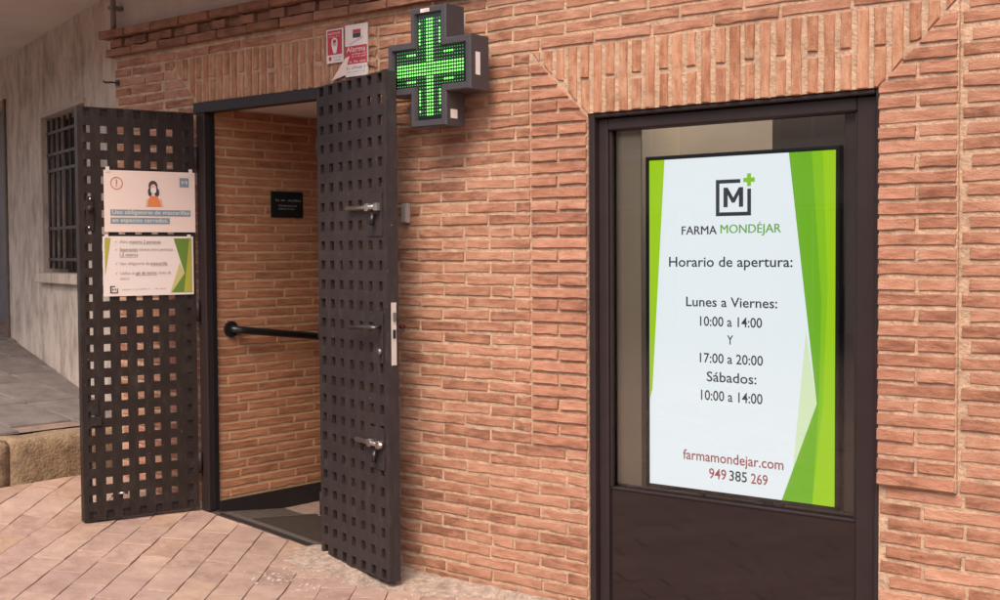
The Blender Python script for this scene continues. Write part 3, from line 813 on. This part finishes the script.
# lever handle and lock
zc = rz_of(325, 0.85)
boxo('handle_plate', DOORG, rl, RW*0.90, RW*0.955, zc-0.17, zc+0.06, 0.001, 0.008, 0.002)
tubeo('lever_handle', mat('dark_lever', (0.10, 0.09, 0.085), 0.35, 0.7), rl, [(RW*0.93, zc, 0.005), (RW*0.93, zc, 0.045), (RW*0.91, zc, 0.055), (RW*0.78, zc-0.004, 0.055), (RW*0.62, zc-0.012, 0.052)], 0.0105, 10)
tubeo('lock_cylinder', STEELD, rl, [(RW*0.93, zc-0.115, 0.008), (RW*0.93, zc-0.115, 0.022)], 0.016, 12)
zf = rz_of(333, 1.0)
lk = boxo('lock_strip', mat('satin_lock_strip', (0.56, 0.49, 0.44), 0.4, 0.2), rl, RW+0.0005, RW+0.004, zf-0.145, zf+0.145, -0.046, -0.019, 0.001)
lt = bmesh.new(); box(lt, RW+0.0042, RW+0.008, zf-0.02, zf+0.02, -0.040, -0.026); build('lock_slot', lt, BLACK, rl)
lt = bmesh.new(); box(lt, RW+0.0042, RW+0.014, zf+0.06, zf+0.10, -0.040, -0.026, 0.002); build('latch_tongue', lt, STEELD, rl)
for zz in (0.25, 1.15, 2.05):
    tubeo('hinge', FRAMEM, rl, [(-0.012, zz-0.06, -0.01), (-0.012, zz+0.06, -0.01)], 0.012, 10)

# ------------------------------------------------------------------ notices on the left leaf
def lpt(px, py):
    """picture point on the left leaf -> leaf x, z"""
    a = Vector((-6.002, -0.665, 0)); b = Vector((-5.850, -0.035, 0)); U = (b-a).normalized(); n = Vector((U.y, -U.x, 0))
    r = FW + RT*((px-500)/FOC) - UP*((py-300)/FOC); t = n.dot(a-CAM)/n.dot(r); p = CAM+r*t
    return (p-a).dot(U), p.z
def disc(bm, cx, cy, rx, ry, z, seg=24, a0=0, a1=2*PI):
    bm.faces.new([bm.verts.new((cx+rx*math.cos(a0+(a1-a0)*k/seg), cy+ry*math.sin(a0+(a1-a0)*k/seg), z)) for k in range(seg if a1-a0 > 6.2 else seg+1)])
def discs(name, m, parent, L):
    bm = bmesh.new()
    for q in L: disc(bm, *q)
    return build(name, bm, m, parent)
def flat(name, m, parent, poly, z):
    bm = bmesh.new(); bm.faces.new([bm.verts.new((x, y, z)) for x, y in poly]); return build(name, bm, m, parent)
lth = math.atan2(0.63, 0.152)
def on_leaf(name, label, cat, x, z):
    U = Vector((math.cos(lth), math.sin(lth), 0)); n = Vector((U.y, -U.x, 0))
    p = Vector((-6.002, -0.665, 0)) + U*x + n*0.007
    return root(name, label, cat, (p.x, p.y, z), lth)
x0, zb = lpt(104, 232); x1, zt = lpt(194, 173)
pw_, ph_ = x1-x0, zt-zb
n1 = on_leaf('notice', 'pink notice with a masked woman and an exclamation mark on the left door leaf', 'notice', x0, zb)
def curled(name, m, parent, w, h, c=0.006):
    bm = bmesh.new(); nx, ny = 8, 6
    f = lambda a, b: 0.0005+c*(a-0.5)**2*2*(1-b)+0.0015*math.sin(a*5)*b
    tp = [[bm.verts.new((w*i/nx, h*j/ny, 0.001+0*f(i/nx, j/ny))) for j in range(ny+1)] for i in range(nx+1)]
    lo = [[bm.verts.new((v.co.x, v.co.y, v.co.z-0.001)) for v in r] for r in tp]
    for i in range(nx):
        for j in range(ny):
            bm.faces.new((tp[i][j], tp[i+1][j], tp[i+1][j+1], tp[i][j+1])); bm.faces.new((lo[i][j], lo[i][j+1], lo[i+1][j+1], lo[i+1][j]))
    for i in range(nx):
        bm.faces.new((tp[i][0], lo[i][0], lo[i+1][0], tp[i+1][0])); bm.faces.new((tp[i][ny], tp[i+1][ny], lo[i+1][ny], lo[i][ny]))
    for j in range(ny):
        bm.faces.new((tp[0][j], tp[0][j+1], lo[0][j+1], lo[0][j])); bm.faces.new((tp[nx][j], lo[nx][j], lo[nx][j+1], tp[nx][j+1]))
    return build(name, bm, m, parent)
curled('sheet', PAPER, n1, pw_, ph_)
X = lambda f: pw_*f
Y = lambda f: ph_*f
# warning ring
bm = bmesh.new(); cx, cy = X(.135), Y(.79)
for k in range(28):
    a, b = 2*PI*k/28, 2*PI*(k+1)/28
    bm.faces.new([bm.verts.new((cx+r_*math.cos(t), cy+r_*math.sin(t), 0.0022)) for r_, t in ((.034, a), (.034, b), (.029, b), (.029, a))])
build('warning_ring', bm, REDR, n1)
flat('exclamation_mark', REDR, n1, rect(cx-.0035, cx+.0035, cy-.006, cy+.02), 0.0022)
flat('exclamation_dot', REDR, n1, rect(cx-.0035, cx+.0035, cy-.018, cy-.011), 0.0022)
# drawn woman with a mask
cx = X(.53)
discs('drawn_hair', HAIR, n1, [(cx, Y(.76), .026, .029, .0021, 20), (cx-.018, Y(.66), .012, .024, .0021, 14), (cx+.021, Y(.655), .014, .024, .0021, 14)])
flat('drawn_top', ORANGE, n1, [(cx-.034, Y(.42)), (cx+.046, Y(.42)), (cx+.036, Y(.53)), (cx+.022, Y(.595)), (cx-.014, Y(.595)), (cx-.030, Y(.53))], 0.0026)
flat('drawn_arm', SKIN, n1, [(cx+.034, Y(.53)), (cx+.046, Y(.42)), (cx+.056, Y(.42)), (cx+.046, Y(.56))], 0.003)
flat('drawn_arm', SKIN, n1, [(cx-.044, Y(.42)), (cx-.032, Y(.42)), (cx-.028, Y(.54)), (cx-.036, Y(.55))], 0.003)
discs('drawn_face', SKIN, n1, [(cx+.001, Y(.725), .0165, .022, .0030, 20)])
discs('drawn_mask', WHITE, n1, [(cx+.001, Y(.685), .0165, .0165, .0035, 20)])
flat('blue_square', SLATE, n1, rect(X(.825), X(.93), Y(.75), Y(.905)), 0.0022)
text_mesh('lettering', 'M', WHITE, n1, X(.85), X(.91), Y(.80), .018, .0028)
flat('banner', SLATE, n1, rect(X(.065), X(.945), Y(.265), Y(.365)), 0.0022)
flat('banner', SLATE, n1, rect(X(.065), X(.71), Y(.135), Y(.235)), 0.0022)
text_mesh('lettering', 'Uso obligatorio de mascarillas', WHITE, n1, X(.085), X(.93), Y(.292), .0215, .0028)
text_mesh('lettering', 'en espacios cerrados.', WHITE, n1, X(.085), X(.69), Y(.162), .0215, .0028)
for xx in (0.04, 0.95): boxo('corner_tab', STICK, n1, X(xx)-.010, X(xx)+.010, ph_-.010, ph_+.018, .0022, .004)
x0, zb = lpt(103, 296.5); x1, zt = lpt(192.5, 236.5)
pw_, ph_ = x1-x0, zt-zb
n2 = on_leaf('notice', 'notice with green and yellow borders and a ticked list, below the pink notice', 'notice', x0, zb)
curled('sheet', mat('poster_paper_white', (0.78, 0.66, 0.61), 0.5), n2, pw_, ph_)
flat('olive_edge', OLIVE, n2, [(X(.02), Y(.34)), (X(.085), Y(.965)), (X(.02), Y(.965))], .0022)
flat('green_edge', LEAFG, n2, [(X(.775), Y(.965)), (X(.98), Y(.965)), (X(.98), Y(.04)), (X(.745), Y(.04)), (X(.895), Y(.365))], .0022)
flat('olive_edge', OLIVE, n2, [(X(.955), Y(.965)), (X(.98), Y(.965)), (X(.98), Y(.04)), (X(.885), Y(.04)), (X(.91), Y(.36))], .0027)
flat('olive_edge', mat('pale_olive_print', (.55, .48, .20), .6), n2, [(X(.895), Y(.365)), (X(.745), Y(.04)), (X(.73), Y(.04)), (X(.80), Y(.36)), (X(.84), Y(.55))], .0025)
CAP = .0165
def tx(s, a, b, y, m=INKL, u=False):
    text_mesh('lettering', s, m, n2, X(a), X(b), Y(y), CAP, .0028)
    if u: flat('underline', m, n2, rect(X(a), X(b), Y(y)-.006, Y(y)-.0045), .0028)
for yy in (.885, .755, .52, .36): flat('tick', INKL, n2, [(X(.13), Y(yy)+.010), (X(.137), Y(yy)), (X(.16), Y(yy)+.018), (X(.139), Y(yy)+.006)], .0028)
tx('Aforo', .18, .265, .885); tx('máximo 2 personas', .285, .63, .885, INK, True)
tx('Separación', .18, .375, .755, INK, True); tx('mínima entre personas', .39, .765, .755); tx('1,5 metros', .18, .375, .665, INK, True)
tx('Uso obligatorio de', .18, .50, .52); tx('mascarilla', .515, .70, .52, INK, True)
tx('Utilice el', .18, .335, .36); tx('gel de manos', .35, .58, .36, INK, True); tx('antes de', .60, .74, .36); tx('entrar', .18, .285, .27)
bm = bmesh.new()
for a, b, c, d in ((.07, .085, .05, .17), (.145, .155, .05, .13), (.07, .155, .05, .065), (.07, .125, .155, .17)):
    bm.faces.new([bm.verts.new((x, y, .0028)) for x, y in rect(X(a), X(b), Y(c), Y(d))])
build('logo_box', bm, HAIR, n2); text_mesh('lettering', 'M', HAIR, n2, X(.093), X(.135), Y(.085), .014, .0029)
line('lettering', INKL, n2, X(.2), X(.5), Y(.10), Y(.122), .0028, 24, 5); line('lettering', INKL, n2, X(.56), X(.68), Y(.10), Y(.122), .0028, 10, 6)
for xx in (0.04, 0.95): boxo('corner_tab', STICK, n2, X(xx)-.010, X(xx)+.010, ph_-.008, ph_+.010, .0022, .004)

# ------------------------------------------------------------------ alarm placards above the door
a0 = ray_y(325.5, 64, -.02); a1 = ray_y(341.5, 24.5, -.02)
s1 = root('alarm_sign', 'small red and white placard above the door, left of the larger one', 'sign', (a0.x, -0.004, a0.z), 0)
w_, h_ = a1.x-a0.x, a1.z-a0.z-0.015
boxo('plate', STICK, s1, 0, w_, 0, h_, 0.0, 0.008, 0.001)
flat('red_field', RED, s1, rect(.008, w_-.006, h_*.24, h_*.96), .0087)
bm = bmesh.new(); disc(bm, w_*.5, h_*.62, .022, .020, .0093); build('drawn_figure', bm, STICK, s1)
flat('drawn_figure', STICK, s1, [(w_*.5-.008, h_*.28), (w_*.5+.012, h_*.28), (w_*.5+.024, h_*.56), (w_*.5-.024, h_*.56)], .0093)
discs('drawn_head', RED, s1, [(w_*.5, h_*.63, .013, .010, .0098)])
line('lettering', STICK, s1, .016, w_-.014, h_*.84, h_*.91, .0093, 9, 11); line('lettering', STICK, s1, .02, w_-.02, h_*.76, h_*.80, .0093, 11, 12)
line('lettering', INKL, s1, w_*.42, w_-.012, h_*.14, h_*.19, .0087, 8, 13); line('lettering', INKL, s1, w_*.42, w_-.012, h_*.05, h_*.10, .0087, 8, 14)
discs('red_dot', RED, s1, [(w_*.22, h_*.13, .011, .011, .0087)])
a0 = ray_y(344.5, 80, -.02); a1 = ray_y(366, 20.5, -.02)
s2 = root('alarm_sign', 'tall white and red alarm placard above the door beside the green cross', 'sign', (a0.x, -0.004, a0.z+.012), 0)
w_, h_ = a1.x-a0.x, a1.z-a0.z-.02
boxo('plate', STICK, s2, 0, w_, 0, h_, 0.0, 0.010, 0.001)
flat('red_field', RED, s2, rect(.001, w_-.001, h_*.24, h_*.59), .0107)
flat('logo_block', HAIR, s2, rect(w_*.36, w_*.72, h_*.74, h_*.83), .0107); flat('logo_block', RED, s2, rect(w_*.36, w_*.72, h_*.835, h_*.90), .0107)
text_mesh('lettering', 'Alarma', STICK, s2, w_*.07, w_*.93, h_*.475, .026, .0113)
line('lettering', STICK, s2, w_*.30, w_*.95, h_*.415, h_*.445, .0113, 12, 21); line('lettering', STICK, s2, w_*.30, w_*.95, h_*.365, h_*.395, .0113, 12, 22); line('lettering', STICK, s2, w_*.06, w_*.95, h_*.265, h_*.305, .0113, 13, 23)
line('lettering', INK, s2, w_*.08, w_*.92, h_*.145, h_*.195, .0107, 12, 24); line('lettering', INKL, s2, w_*.10, w_*.9, h_*.075, h_*.10, .0107, 18, 25)
bm = bmesh.new(); rs = random.Random(2)
for k in range(9):
    x = w_*(.2+.07*k); y = h_*(.615+.012*k); hh_ = h_*rs.choice((.03, .045, .07))
    bm.faces.new([bm.verts.new(v) for v in ((x, y, .0107), (x+w_*.022, y, .0107), (x+w_*.06, y+hh_, .0107), (x+w_*.038, y+hh_, .0107))])
    bm.faces.new([bm.verts.new(v) for v in ((x+w_*.01, y, .0107), (x+w_*.07, y+h_*.010, .0107), (x+w_*.07, y+h_*.018, .0107), (x+w_*.01, y+h_*.008, .0107))])
build('script_lettering', bm, INKL, s2)
prismo('folded_corner', PAPER, s2, [(-w_*.62, -.008), (w_*.05, .012), (w_*.05, h_*.18), (w_*.22, h_*.40), (w_*.02, h_*.37)], .011, .013)

# ------------------------------------------------------------------ pharmacy cross
CX, CZ, CY = -3.928, 2.393, -0.2
cr = root('pharmacy_cross', 'lit green LED pharmacy cross in a dark housing on the brick wall', 'sign', (CX, CY, CZ), 0)
def cpoly(l, lz, a): return [(-a, -lz), (a, -lz), (a, -a*1.1), (l, -a*1.1), (l, a*1.1), (a, a*1.1), (a, lz), (-a, lz), (-a, a*1.1), (-l, a*1.1), (-l, -a*1.1), (-a, -a*1.1)]
LX, LZc, AA = 0.252, 0.268, 0.108
bm = bmesh.new()
# housing: outer wall, rounded front rim, recessed panel
rings = [(0, -0.125), (0, -0.006), (0.005, 0.0), (0.026, 0.0), (0.032, -0.016), (0.034, -0.016)]
vr = []
for ins, z in rings:
    vr.append([bm.verts.new((x, y, z)) for x, y in cpoly(LX-ins, LZc-ins, AA-ins)])
for a, b in zip(vr, vr[1:]):
    for i in range(12): bm.faces.new((a[i], a[(i+1) % 12], b[(i+1) % 12], b[i]))
bm.faces.new(vr[0][::-1])
build('housing', bm, CROSSM, cr)
bm = bmesh.new(); po = cpoly(LX-.0345, LZc-.0345, AA-.0345)
bm.faces.new([bm.verts.new((x, y, -0.014)) for x, y in po]); build('display_panel', bm, CROSSB, cr)
PT = 0.0152; bl, bo = bmesh.new(), bmesh.new(); rl_ = random.Random(3)
for i in range(-14, 15):
    for j in range(-15, 16):
        x, y = i*PT, j*PT
        inside = (abs(x) < AA-.038 and abs(y) < LZc-.05) or (abs(y) < AA*1.1-.042 and abs(x) < LX-.05)
        if not inside: continue
        lit = abs(i) <= 1 or -2 <= j <= 1
        if abs(j) == 4 and 6 <= abs(i) <= 9: lit = True
        if abs(i) == 4 and 7 <= abs(j) <= 11: lit = True
        if abs(i) == 4 and abs(j) == 13 or abs(j) == 2 and abs(i) <= 12 and j < 0: lit = True
        bm_ = bl if lit else bo
        r = 0.0054 if lit else 0.0032
        c0 = bm_.verts.new((x, y, -0.0095)); rr = [bm_.verts.new((x+r*math.cos(k*PI/3), y+r*math.sin(k*PI/3), -0.0125)) for k in range(6)]
        for k in range(6): bm_.faces.new((c0, rr[k], rr[(k+1) % 6]))
build('lit_leds', bl, LED, cr, kind='stuff'); build('dim_leds', bo, LEDO, cr, kind='stuff')  # LEDs outside the lit pattern are given a weak glow too
boxo('bracket', CROSSM, cr, -0.06, 0.06, -0.06, 0.06, -0.196, -0.126)
boxo('bracket', GREYB, cr, -0.25, -0.215, -0.19, -0.15, -0.195, -0.13)
boxo('sticker', STICK, cr, -0.042, 0.012, LZc-.024, LZc-.008, 0.0006, 0.0014)
boxo('sticker', STICK, cr, LX+.0005, LX+.0015, -.055, .045, -.065, -.035)
boxo('sticker', STICK, cr, AA+.0005, AA+.0015, -.235, -.195, -.075, -.03)
line('lettering', RED, cr, -.038, .008, LZc-.020, LZc-.012, .002, 9, 31)
# small things on the wall by the leaf
bb = root('doorbell_box', 'small grey junction box on the brick wall beside the right leaf', 'box', (-4.268, 0, 1.70), 0)
boxo('body', GREYB, bb, 0, .038, 0, .095, .002, .028, .003); boxo('lid', GREYB, bb, .004, .034, .006, .089, .0285, .032, .001)
rbx = root('red_knob', 'tiny red knob on the brick wall beside the lock', 'knob', (-4.285, 0, 1.205), 0)
tubeo('cap', mat('dark_red_cap', (0.16, 0.02, 0.02), 0.5), rbx, [(0, 0, .001), (0, 0, .022)], .011, 12); tubeo('neck', BLACK, rbx, [(0, 0, -.01), (0, 0, .004)], .010, 8)

# ------------------------------------------------------------------ shop window
sw = root('shop_window', 'tall brown framed shop window with dark lower panel in the brick wall', 'window', (0, 0, 0), 0)
FZ = -0.038      # face of the frame, set back in the opening
gx0, gx1 = -3.118, -2.004; kz = 0.552; gz1 = 2.070
def bar(name, x0, x1, z0, z1, d0, d1, bev=0.004): return boxo(name, FRAMEM, sw, x0, x1, z0, z1, d0, d1, bev)
bar('outer_frame', WX0+.002, WX0+.030, -0.02, WZ-.002, -0.14, -0.010)
bar('outer_frame', WX1-.022, WX1-.002, -0.02, WZ-.002, -0.14, -0.010)
bar('outer_frame', WX0+.031, WX1-.023, WZ-.020, WZ-.002, -0.14, -0.010)
bar('stile', WX0+.031, gx0, -0.01, WZ-.021, -0.12, FZ, .006)
bar('stile', gx1, WX1-.023, -0.01, WZ-.021, -0.12, FZ, .006)
bar('rail', gx0+.001, gx1-.001, gz1, WZ-.021, -0.12, FZ, .006)
bar('rail', gx0+.001, gx1-.001, kz-.012, kz, -0.12, FZ-.016, .003)
bar('bead', gx0+.001, gx0+.012, kz+.001, gz1-.001, -0.072, FZ-.014, .002)
bar('bead', gx1-.012, gx1-.001, kz+.001, gz1-.001, -0.072, FZ-.014, .002)
boxo('lower_panel', KICK, sw, gx0+.001, gx1-.001, 0.0, kz-.013, -0.10, FZ-.020)
bm = bmesh.new(); bm.faces.new([bm.verts.new(v) for v in ((gx0+.002, kz+.001, -.076), (gx1-.002, kz+.001, -.076), (gx1-.002, gz1-.001, -.076), (gx0+.002, gz1-.001, -.076))])
build('glass', bm, GLASS, sw)
# shop interior behind the glass
it = root('window_niche', 'taupe display niche behind the shop window glass', 'niche', (0, 0, 0), 0)
TAUPE = mat('niche_taupe', (0.42, 0.36, 0.29), 0.85, noise=(2, .2, 3, None))
# invented opening: niche has no roof, so sky light brightens the interior
boxo('back_wall', TAUPE, it, -3.6, -1.4, 0.0, 3.2, -1.45, -1.4)
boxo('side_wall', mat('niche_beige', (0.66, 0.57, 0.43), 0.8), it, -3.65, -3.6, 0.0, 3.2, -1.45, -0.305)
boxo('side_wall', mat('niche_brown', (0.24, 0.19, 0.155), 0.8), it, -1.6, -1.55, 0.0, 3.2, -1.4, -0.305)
boxo('niche_floor', TAUPE, it, -3.6, -1.6, 0.45, 0.50, -1.4, -0.305)
boxo('blind', mat('beige_blind', (0.66, 0.575, 0.44), 0.8), it, -3.185, -2.992, 0.56, 2.12, -0.112, -0.106)
boxo('side_board', mat('niche_board', (0.20, 0.155, 0.13), 0.7), it, -2.085, -1.935, 0.56, 2.12, -0.125, -0.119)
boxo('shelf_panel', mat('niche_shelf', (0.30, 0.25, 0.21), 0.7), it, -2.78, -2.02, 0.52, 2.30, -0.90, -0.87)
boxo('shelf', mat('niche_shelf_edge', (0.45, 0.40, 0.35), 0.6), it, -2.78, -2.02, 1.40, 1.425, -0.86, -0.62)
boxo('shelf', MATS['niche_shelf_edge'], it, -2.78, -2.02, 1.02, 1.045, -0.86, -0.62)

# display screen
SY = 0.12
sp = lambda px, py: ray_y(px, py, SY-0.031)
p_tl, p_br, p_tr, p_bl = sp(649, 160), sp(838, 505), sp(833, 151), sp(650, 485)
sx0, sx1 = (p_tl.x+p_bl.x)/2, (p_tr.x+p_br.x)/2; sz0, sz1 = (p_bl.z+p_br.z)/2, (p_tl.z+p_tr.z)/2
SWd, SHt = sx1-sx0, sz1-sz0
ds = root('display_screen', 'bright portrait screen showing opening hours in green and white behind the glass', 'screen', (sx0, SY, sz0), 0)
BZ = .016
bm = plate([-BZ, 0, SWd, SWd+BZ], [-BZ, 0, SHt, SHt+BZ], lambda i, j: not (i == 1 and j == 1), 0.0, 0.034); build('bezel', bm, BLACK, ds)
boxo('back_cover', BLACK, ds, .03, SWd-.03, .03, SHt-.03, -.03, 0.0)
boxo('picture', E_W, ds, 0, SWd, 0, SHt, .001, .0300)
boxo('stand_foot', STEELD, ds, SWd*.60, SWd*.72, -.10, -BZ-.001, -.02, .02); boxo('stand_foot', BLACK, ds, SWd*.63, SWd*.69, -.085, -BZ-.001, .0205, .03)
tubeo('cable', BLACK, ds, [(SWd*.27, -.012, .0), (SWd*.32, -.045, .0), (SWd*.38, -.075, .0)], .005, 8)
def sl_(px, py):
    p = sp(px, py); 
    # correct for the tiny tilt between picture corners and the upright screen
    t = (p.x-sx0)/SWd
    top = p_tl.z+(p_tr.z-p_tl.z)*t; bot = p_bl.z+(p_br.z-p_bl.z)*t
    u = (p.z-bot)/(top-bot); lft = p_bl.x+(p_tl.x-p_bl.x)*u; rgt = p_br.x+(p_tr.x-p_br.x)*u
    return min(max((p.x-lft)/(rgt-lft), 0), 1)*SWd, min(max(u, 0), 1)*SHt
def sflat(name, m, pts, z): return flat(name, m, ds, [sl_(*p) for p in pts], z)
Z1 = .0306
sflat('green_band', E_LIME, [(649, 160), (664, 159), (658.5, 271), (652.5, 390), (650, 400)], Z1)
sflat('green_band', E_GRN, [(786.4, 153), (810, 152), (822, 300), (823, 404), (815, 512), (784, 507), (818, 403), (801, 271)], Z1)
sflat('green_band', E_MID, [(809, 152), (822, 151.5), (828, 300), (825, 420), (817, 513), (815, 512), (820, 404), (821, 300)], Z1+.0005)
sflat('green_band', E_LIME, [(820, 151.5), (833, 151), (838, 515), (815, 512), (824, 404), (827, 290)], Z1+.0009)
sflat('pale_band', E_PALE, [(806, 330), (818, 403), (795, 468), (797, 440)], Z1)
def stext(s, a, b, base, top, m):
    xa, ya = sl_(a, base); xb, _ = sl_(b, base); _, yt = sl_(a, top)
    # baseline height at mid text so that it stays level on the screen
    _, ym = sl_((a+b)/2, base); _, tm = sl_((a+b)/2, top)
    text_mesh('lettering', s, m, ds, xa, xb, ym, tm-ym, Z1, bold=0.0 if 'M' in s else 0.011, double=0.0019 if 'M' in s else 0)
# logo
(lx0, lz0), (lx1, lz1) = sl_(715, 216.3), sl_(749.5, 178.7)
lw, lh = lx1-lx0, lz1-lz0; t_ = lw*.105
bm = bmesh.new()
for a, b, c, d in ((0, 1, 0, .105), (0, .105, .105, 1), (.895, 1, .105, .73), (.105, .70, .895, 1)):
    bm.faces.new([bm.verts.new((x, y, Z1)) for x, y in rect(lx0+lw*a, lx0+lw*b, lz0+lh*c, lz0+lh*d)])
build('logo_frame', bm, E_INK, ds)
bm = bmesh.new()
def quadp(pts): bm.faces.new([bm.verts.new((lx0+lw*x, lz0+lh*y, Z1)) for x, y in pts])
quadp([(.22, .24), (.34, .24), (.34, .78), (.22, .78)]); quadp([(.66, .24), (.78, .24), (.78, .78), (.66, .78)])
quadp([(.34, .78), (.34, .58), (.46, .36), (.50, .36), (.50, .50)]); quadp([(.66, .78), (.66, .58), (.54, .36), (.50, .36), (.50, .50)])
build('logo_letter', bm, E_INK, ds)
px_, pz_ = sl_(747.5, 180); q = lw*.16; e = lw*.055
bm = bmesh.new()
for a, b, c, d in ((-q, q, -e, e), (-e, e, e, q), (-e, e, -q, -e)): bm.faces.new([bm.verts.new((px_+x, pz_+y, Z1)) for x, y in rect(a, b, c, d)])
build('logo_plus', bm, E_MID, ds)
stext('FARMA', 681.4, 716, 234.5, 226, E_INK); stext('MONDÉJAR', 719.8, 779.7, 233, 224.3, E_TG)
stext('Horario de apertura:', 668.8, 791.7, 266.8, 256.8, E_INK)
stext('Lunes a Viernes:', 686, 777, 307.2, 297.6, E_INK)
stext('10:00 a 14:00', 700, 762, 326.8, 317.2, E_INK); stext('Y', 727.2, 733.2, 344.6, 335.5, E_INK)
stext('17:00 a 20:00', 700, 763.3, 364, 354.4, E_INK); stext('Sábados:', 707, 757, 382.8, 373, E_INK)
stext('10:00 a 14:00', 701.4, 763.3, 402, 392, E_INK)
stext('farmamondejar.com', 683.6, 785.3, 464.5, 454.5, E_RED)
stext('949', 710, 727.5, 479.5, 469.5, E_RED); stext('385', 730.5, 748.5, 481.5, 471.5, E_INK); stext('269', 752.5, 769.5, 484, 474, E_RED)

# ------------------------------------------------------------------ building across the street, seen only in the glass
ob = root('opposite_building', 'brown building across the street mirrored faintly in the window glass', 'building', (8, -14.5, 0), PI)
OBW = mat('opposite_render', (0.62, 0.53, 0.44), 0.9, noise=(1.5, .3, 5, None))
xs = [0]; 
for k in range(8): xs += [1.2+3.1*k, 2.5+3.1*k]
xs.append(27); ys = [-.3, .05, 2.3, 3.3, 4.7, 5.4]
build('wall', plate(xs, ys, lambda i, j: not (i % 2 == 1 and j % 2 == 1), -.35, 0.0), OBW, ob)
DG = mat('opposite_pane', (0.16, 0.13, 0.11), 0.5)
SHU = mat('opposite_trim', (0.55, 0.50, 0.43), 0.7)
for i in range(1, len(xs)-1, 2):
    for j in range(1, len(ys)-1, 2):
        w = boxo('window', SHU, ob, xs[i]+.002, xs[i+1]-.002, ys[j]+.002, ys[j+1]-.002, -.25, -.18)
        boxo('pane', DG, ob, xs[i]+.08, (xs[i]+xs[i+1])/2-.03, ys[j]+.08, ys[j+1]-.08, -.179, -.17)
        boxo('pane', DG, ob, (xs[i]+xs[i+1])/2+.03, xs[i+1]-.08, ys[j]+.08, ys[j+1]-.08, -.179, -.17)
    if True: boxo('balcony', SHU, ob, xs[i]-.2, xs[i+1]+.2, 3.12, 3.24, .002, .7)
boxo('eaves', SHU, ob, -.3, 27.3, 5.401, 5.6, -.35, .6)

# crumbs of mortar scattered at the foot of the right leaf
bm = bmesh.new(); rr_ = random.Random(6)
for k in range(230):
    x = rr_.gauss(-4.62, 0.17); y = rr_.gauss(-0.40, 0.10)
    if rr_.random() < 0.25: x = rr_.uniform(-4.9, -3.6); y = -abs(rr_.gauss(0.22, 0.12))
    if y > -0.02: continue
    r = abs(rr_.gauss(0.002, 0.0025))+0.0015; z = gz(x)
    vs = [bm.verts.new((x+r*a*rr_.uniform(.7, 1.5), y+r*b*rr_.uniform(.7, 1.5), z-0.001+c*r*rr_.uniform(.5, 1.0))) for a, b, c in ((-1, -1, 0), (1, -1, 0), (1, 1, 0), (-1, 1, 0), (0, 0, 1), (.5, .2, .9))]
    for f in ((0, 1, 4), (1, 2, 5), (2, 3, 4), (3, 0, 4), (1, 5, 4), (5, 2, 4)): bm.faces.new([vs[i] for i in f])
o = build('mortar_crumbs', bm, mat('pale_crumbs', (0.42, 0.32, 0.26), 0.95)); o['kind'] = 'stuff'
o['label'] = 'pale mortar crumbs scattered on the pavers below the right door leaf'; o['category'] = 'rubble'

# ------------------------------------------------------------------ move pieces of parts under their part
def under(thing, part_name, names):
    p = [c for c in thing.children if c.name.split('.')[0] == part_name][0]
    for c in list(thing.children):
        if c is not p and c.name.split('.')[0] in names:
            c.parent = p; c.location = c.location - p.location
under(ds, 'picture', ('lettering', 'green_band', 'pale_band', 'logo_frame', 'logo_letter', 'logo_plus'))
for n_ in (n1, n2): under(n_, 'sheet', ('lettering', 'banner', 'blue_square', 'warning_ring', 'exclamation_mark', 'exclamation_dot', 'drawn_hair', 'drawn_top', 'drawn_arm', 'drawn_face', 'drawn_mask', 'olive_edge', 'green_edge', 'tick', 'underline', 'logo_box'))
for n_ in (s1, s2): under(n_, 'plate', ('lettering', 'red_field', 'drawn_figure', 'drawn_head', 'red_dot', 'logo_block', 'script_lettering'))
under(pq, 'plate', ('lettering',))
under(cr, 'display_panel', ('lit_leds', 'dim_leds'))
under(rl, 'lock_strip', ('lock_slot', 'latch_tongue'))
under(rl, 'handle_plate', ('lever_handle', 'lock_cylinder'))
under(lf, 'lock_plate', ('latch_knob', 'screw'))
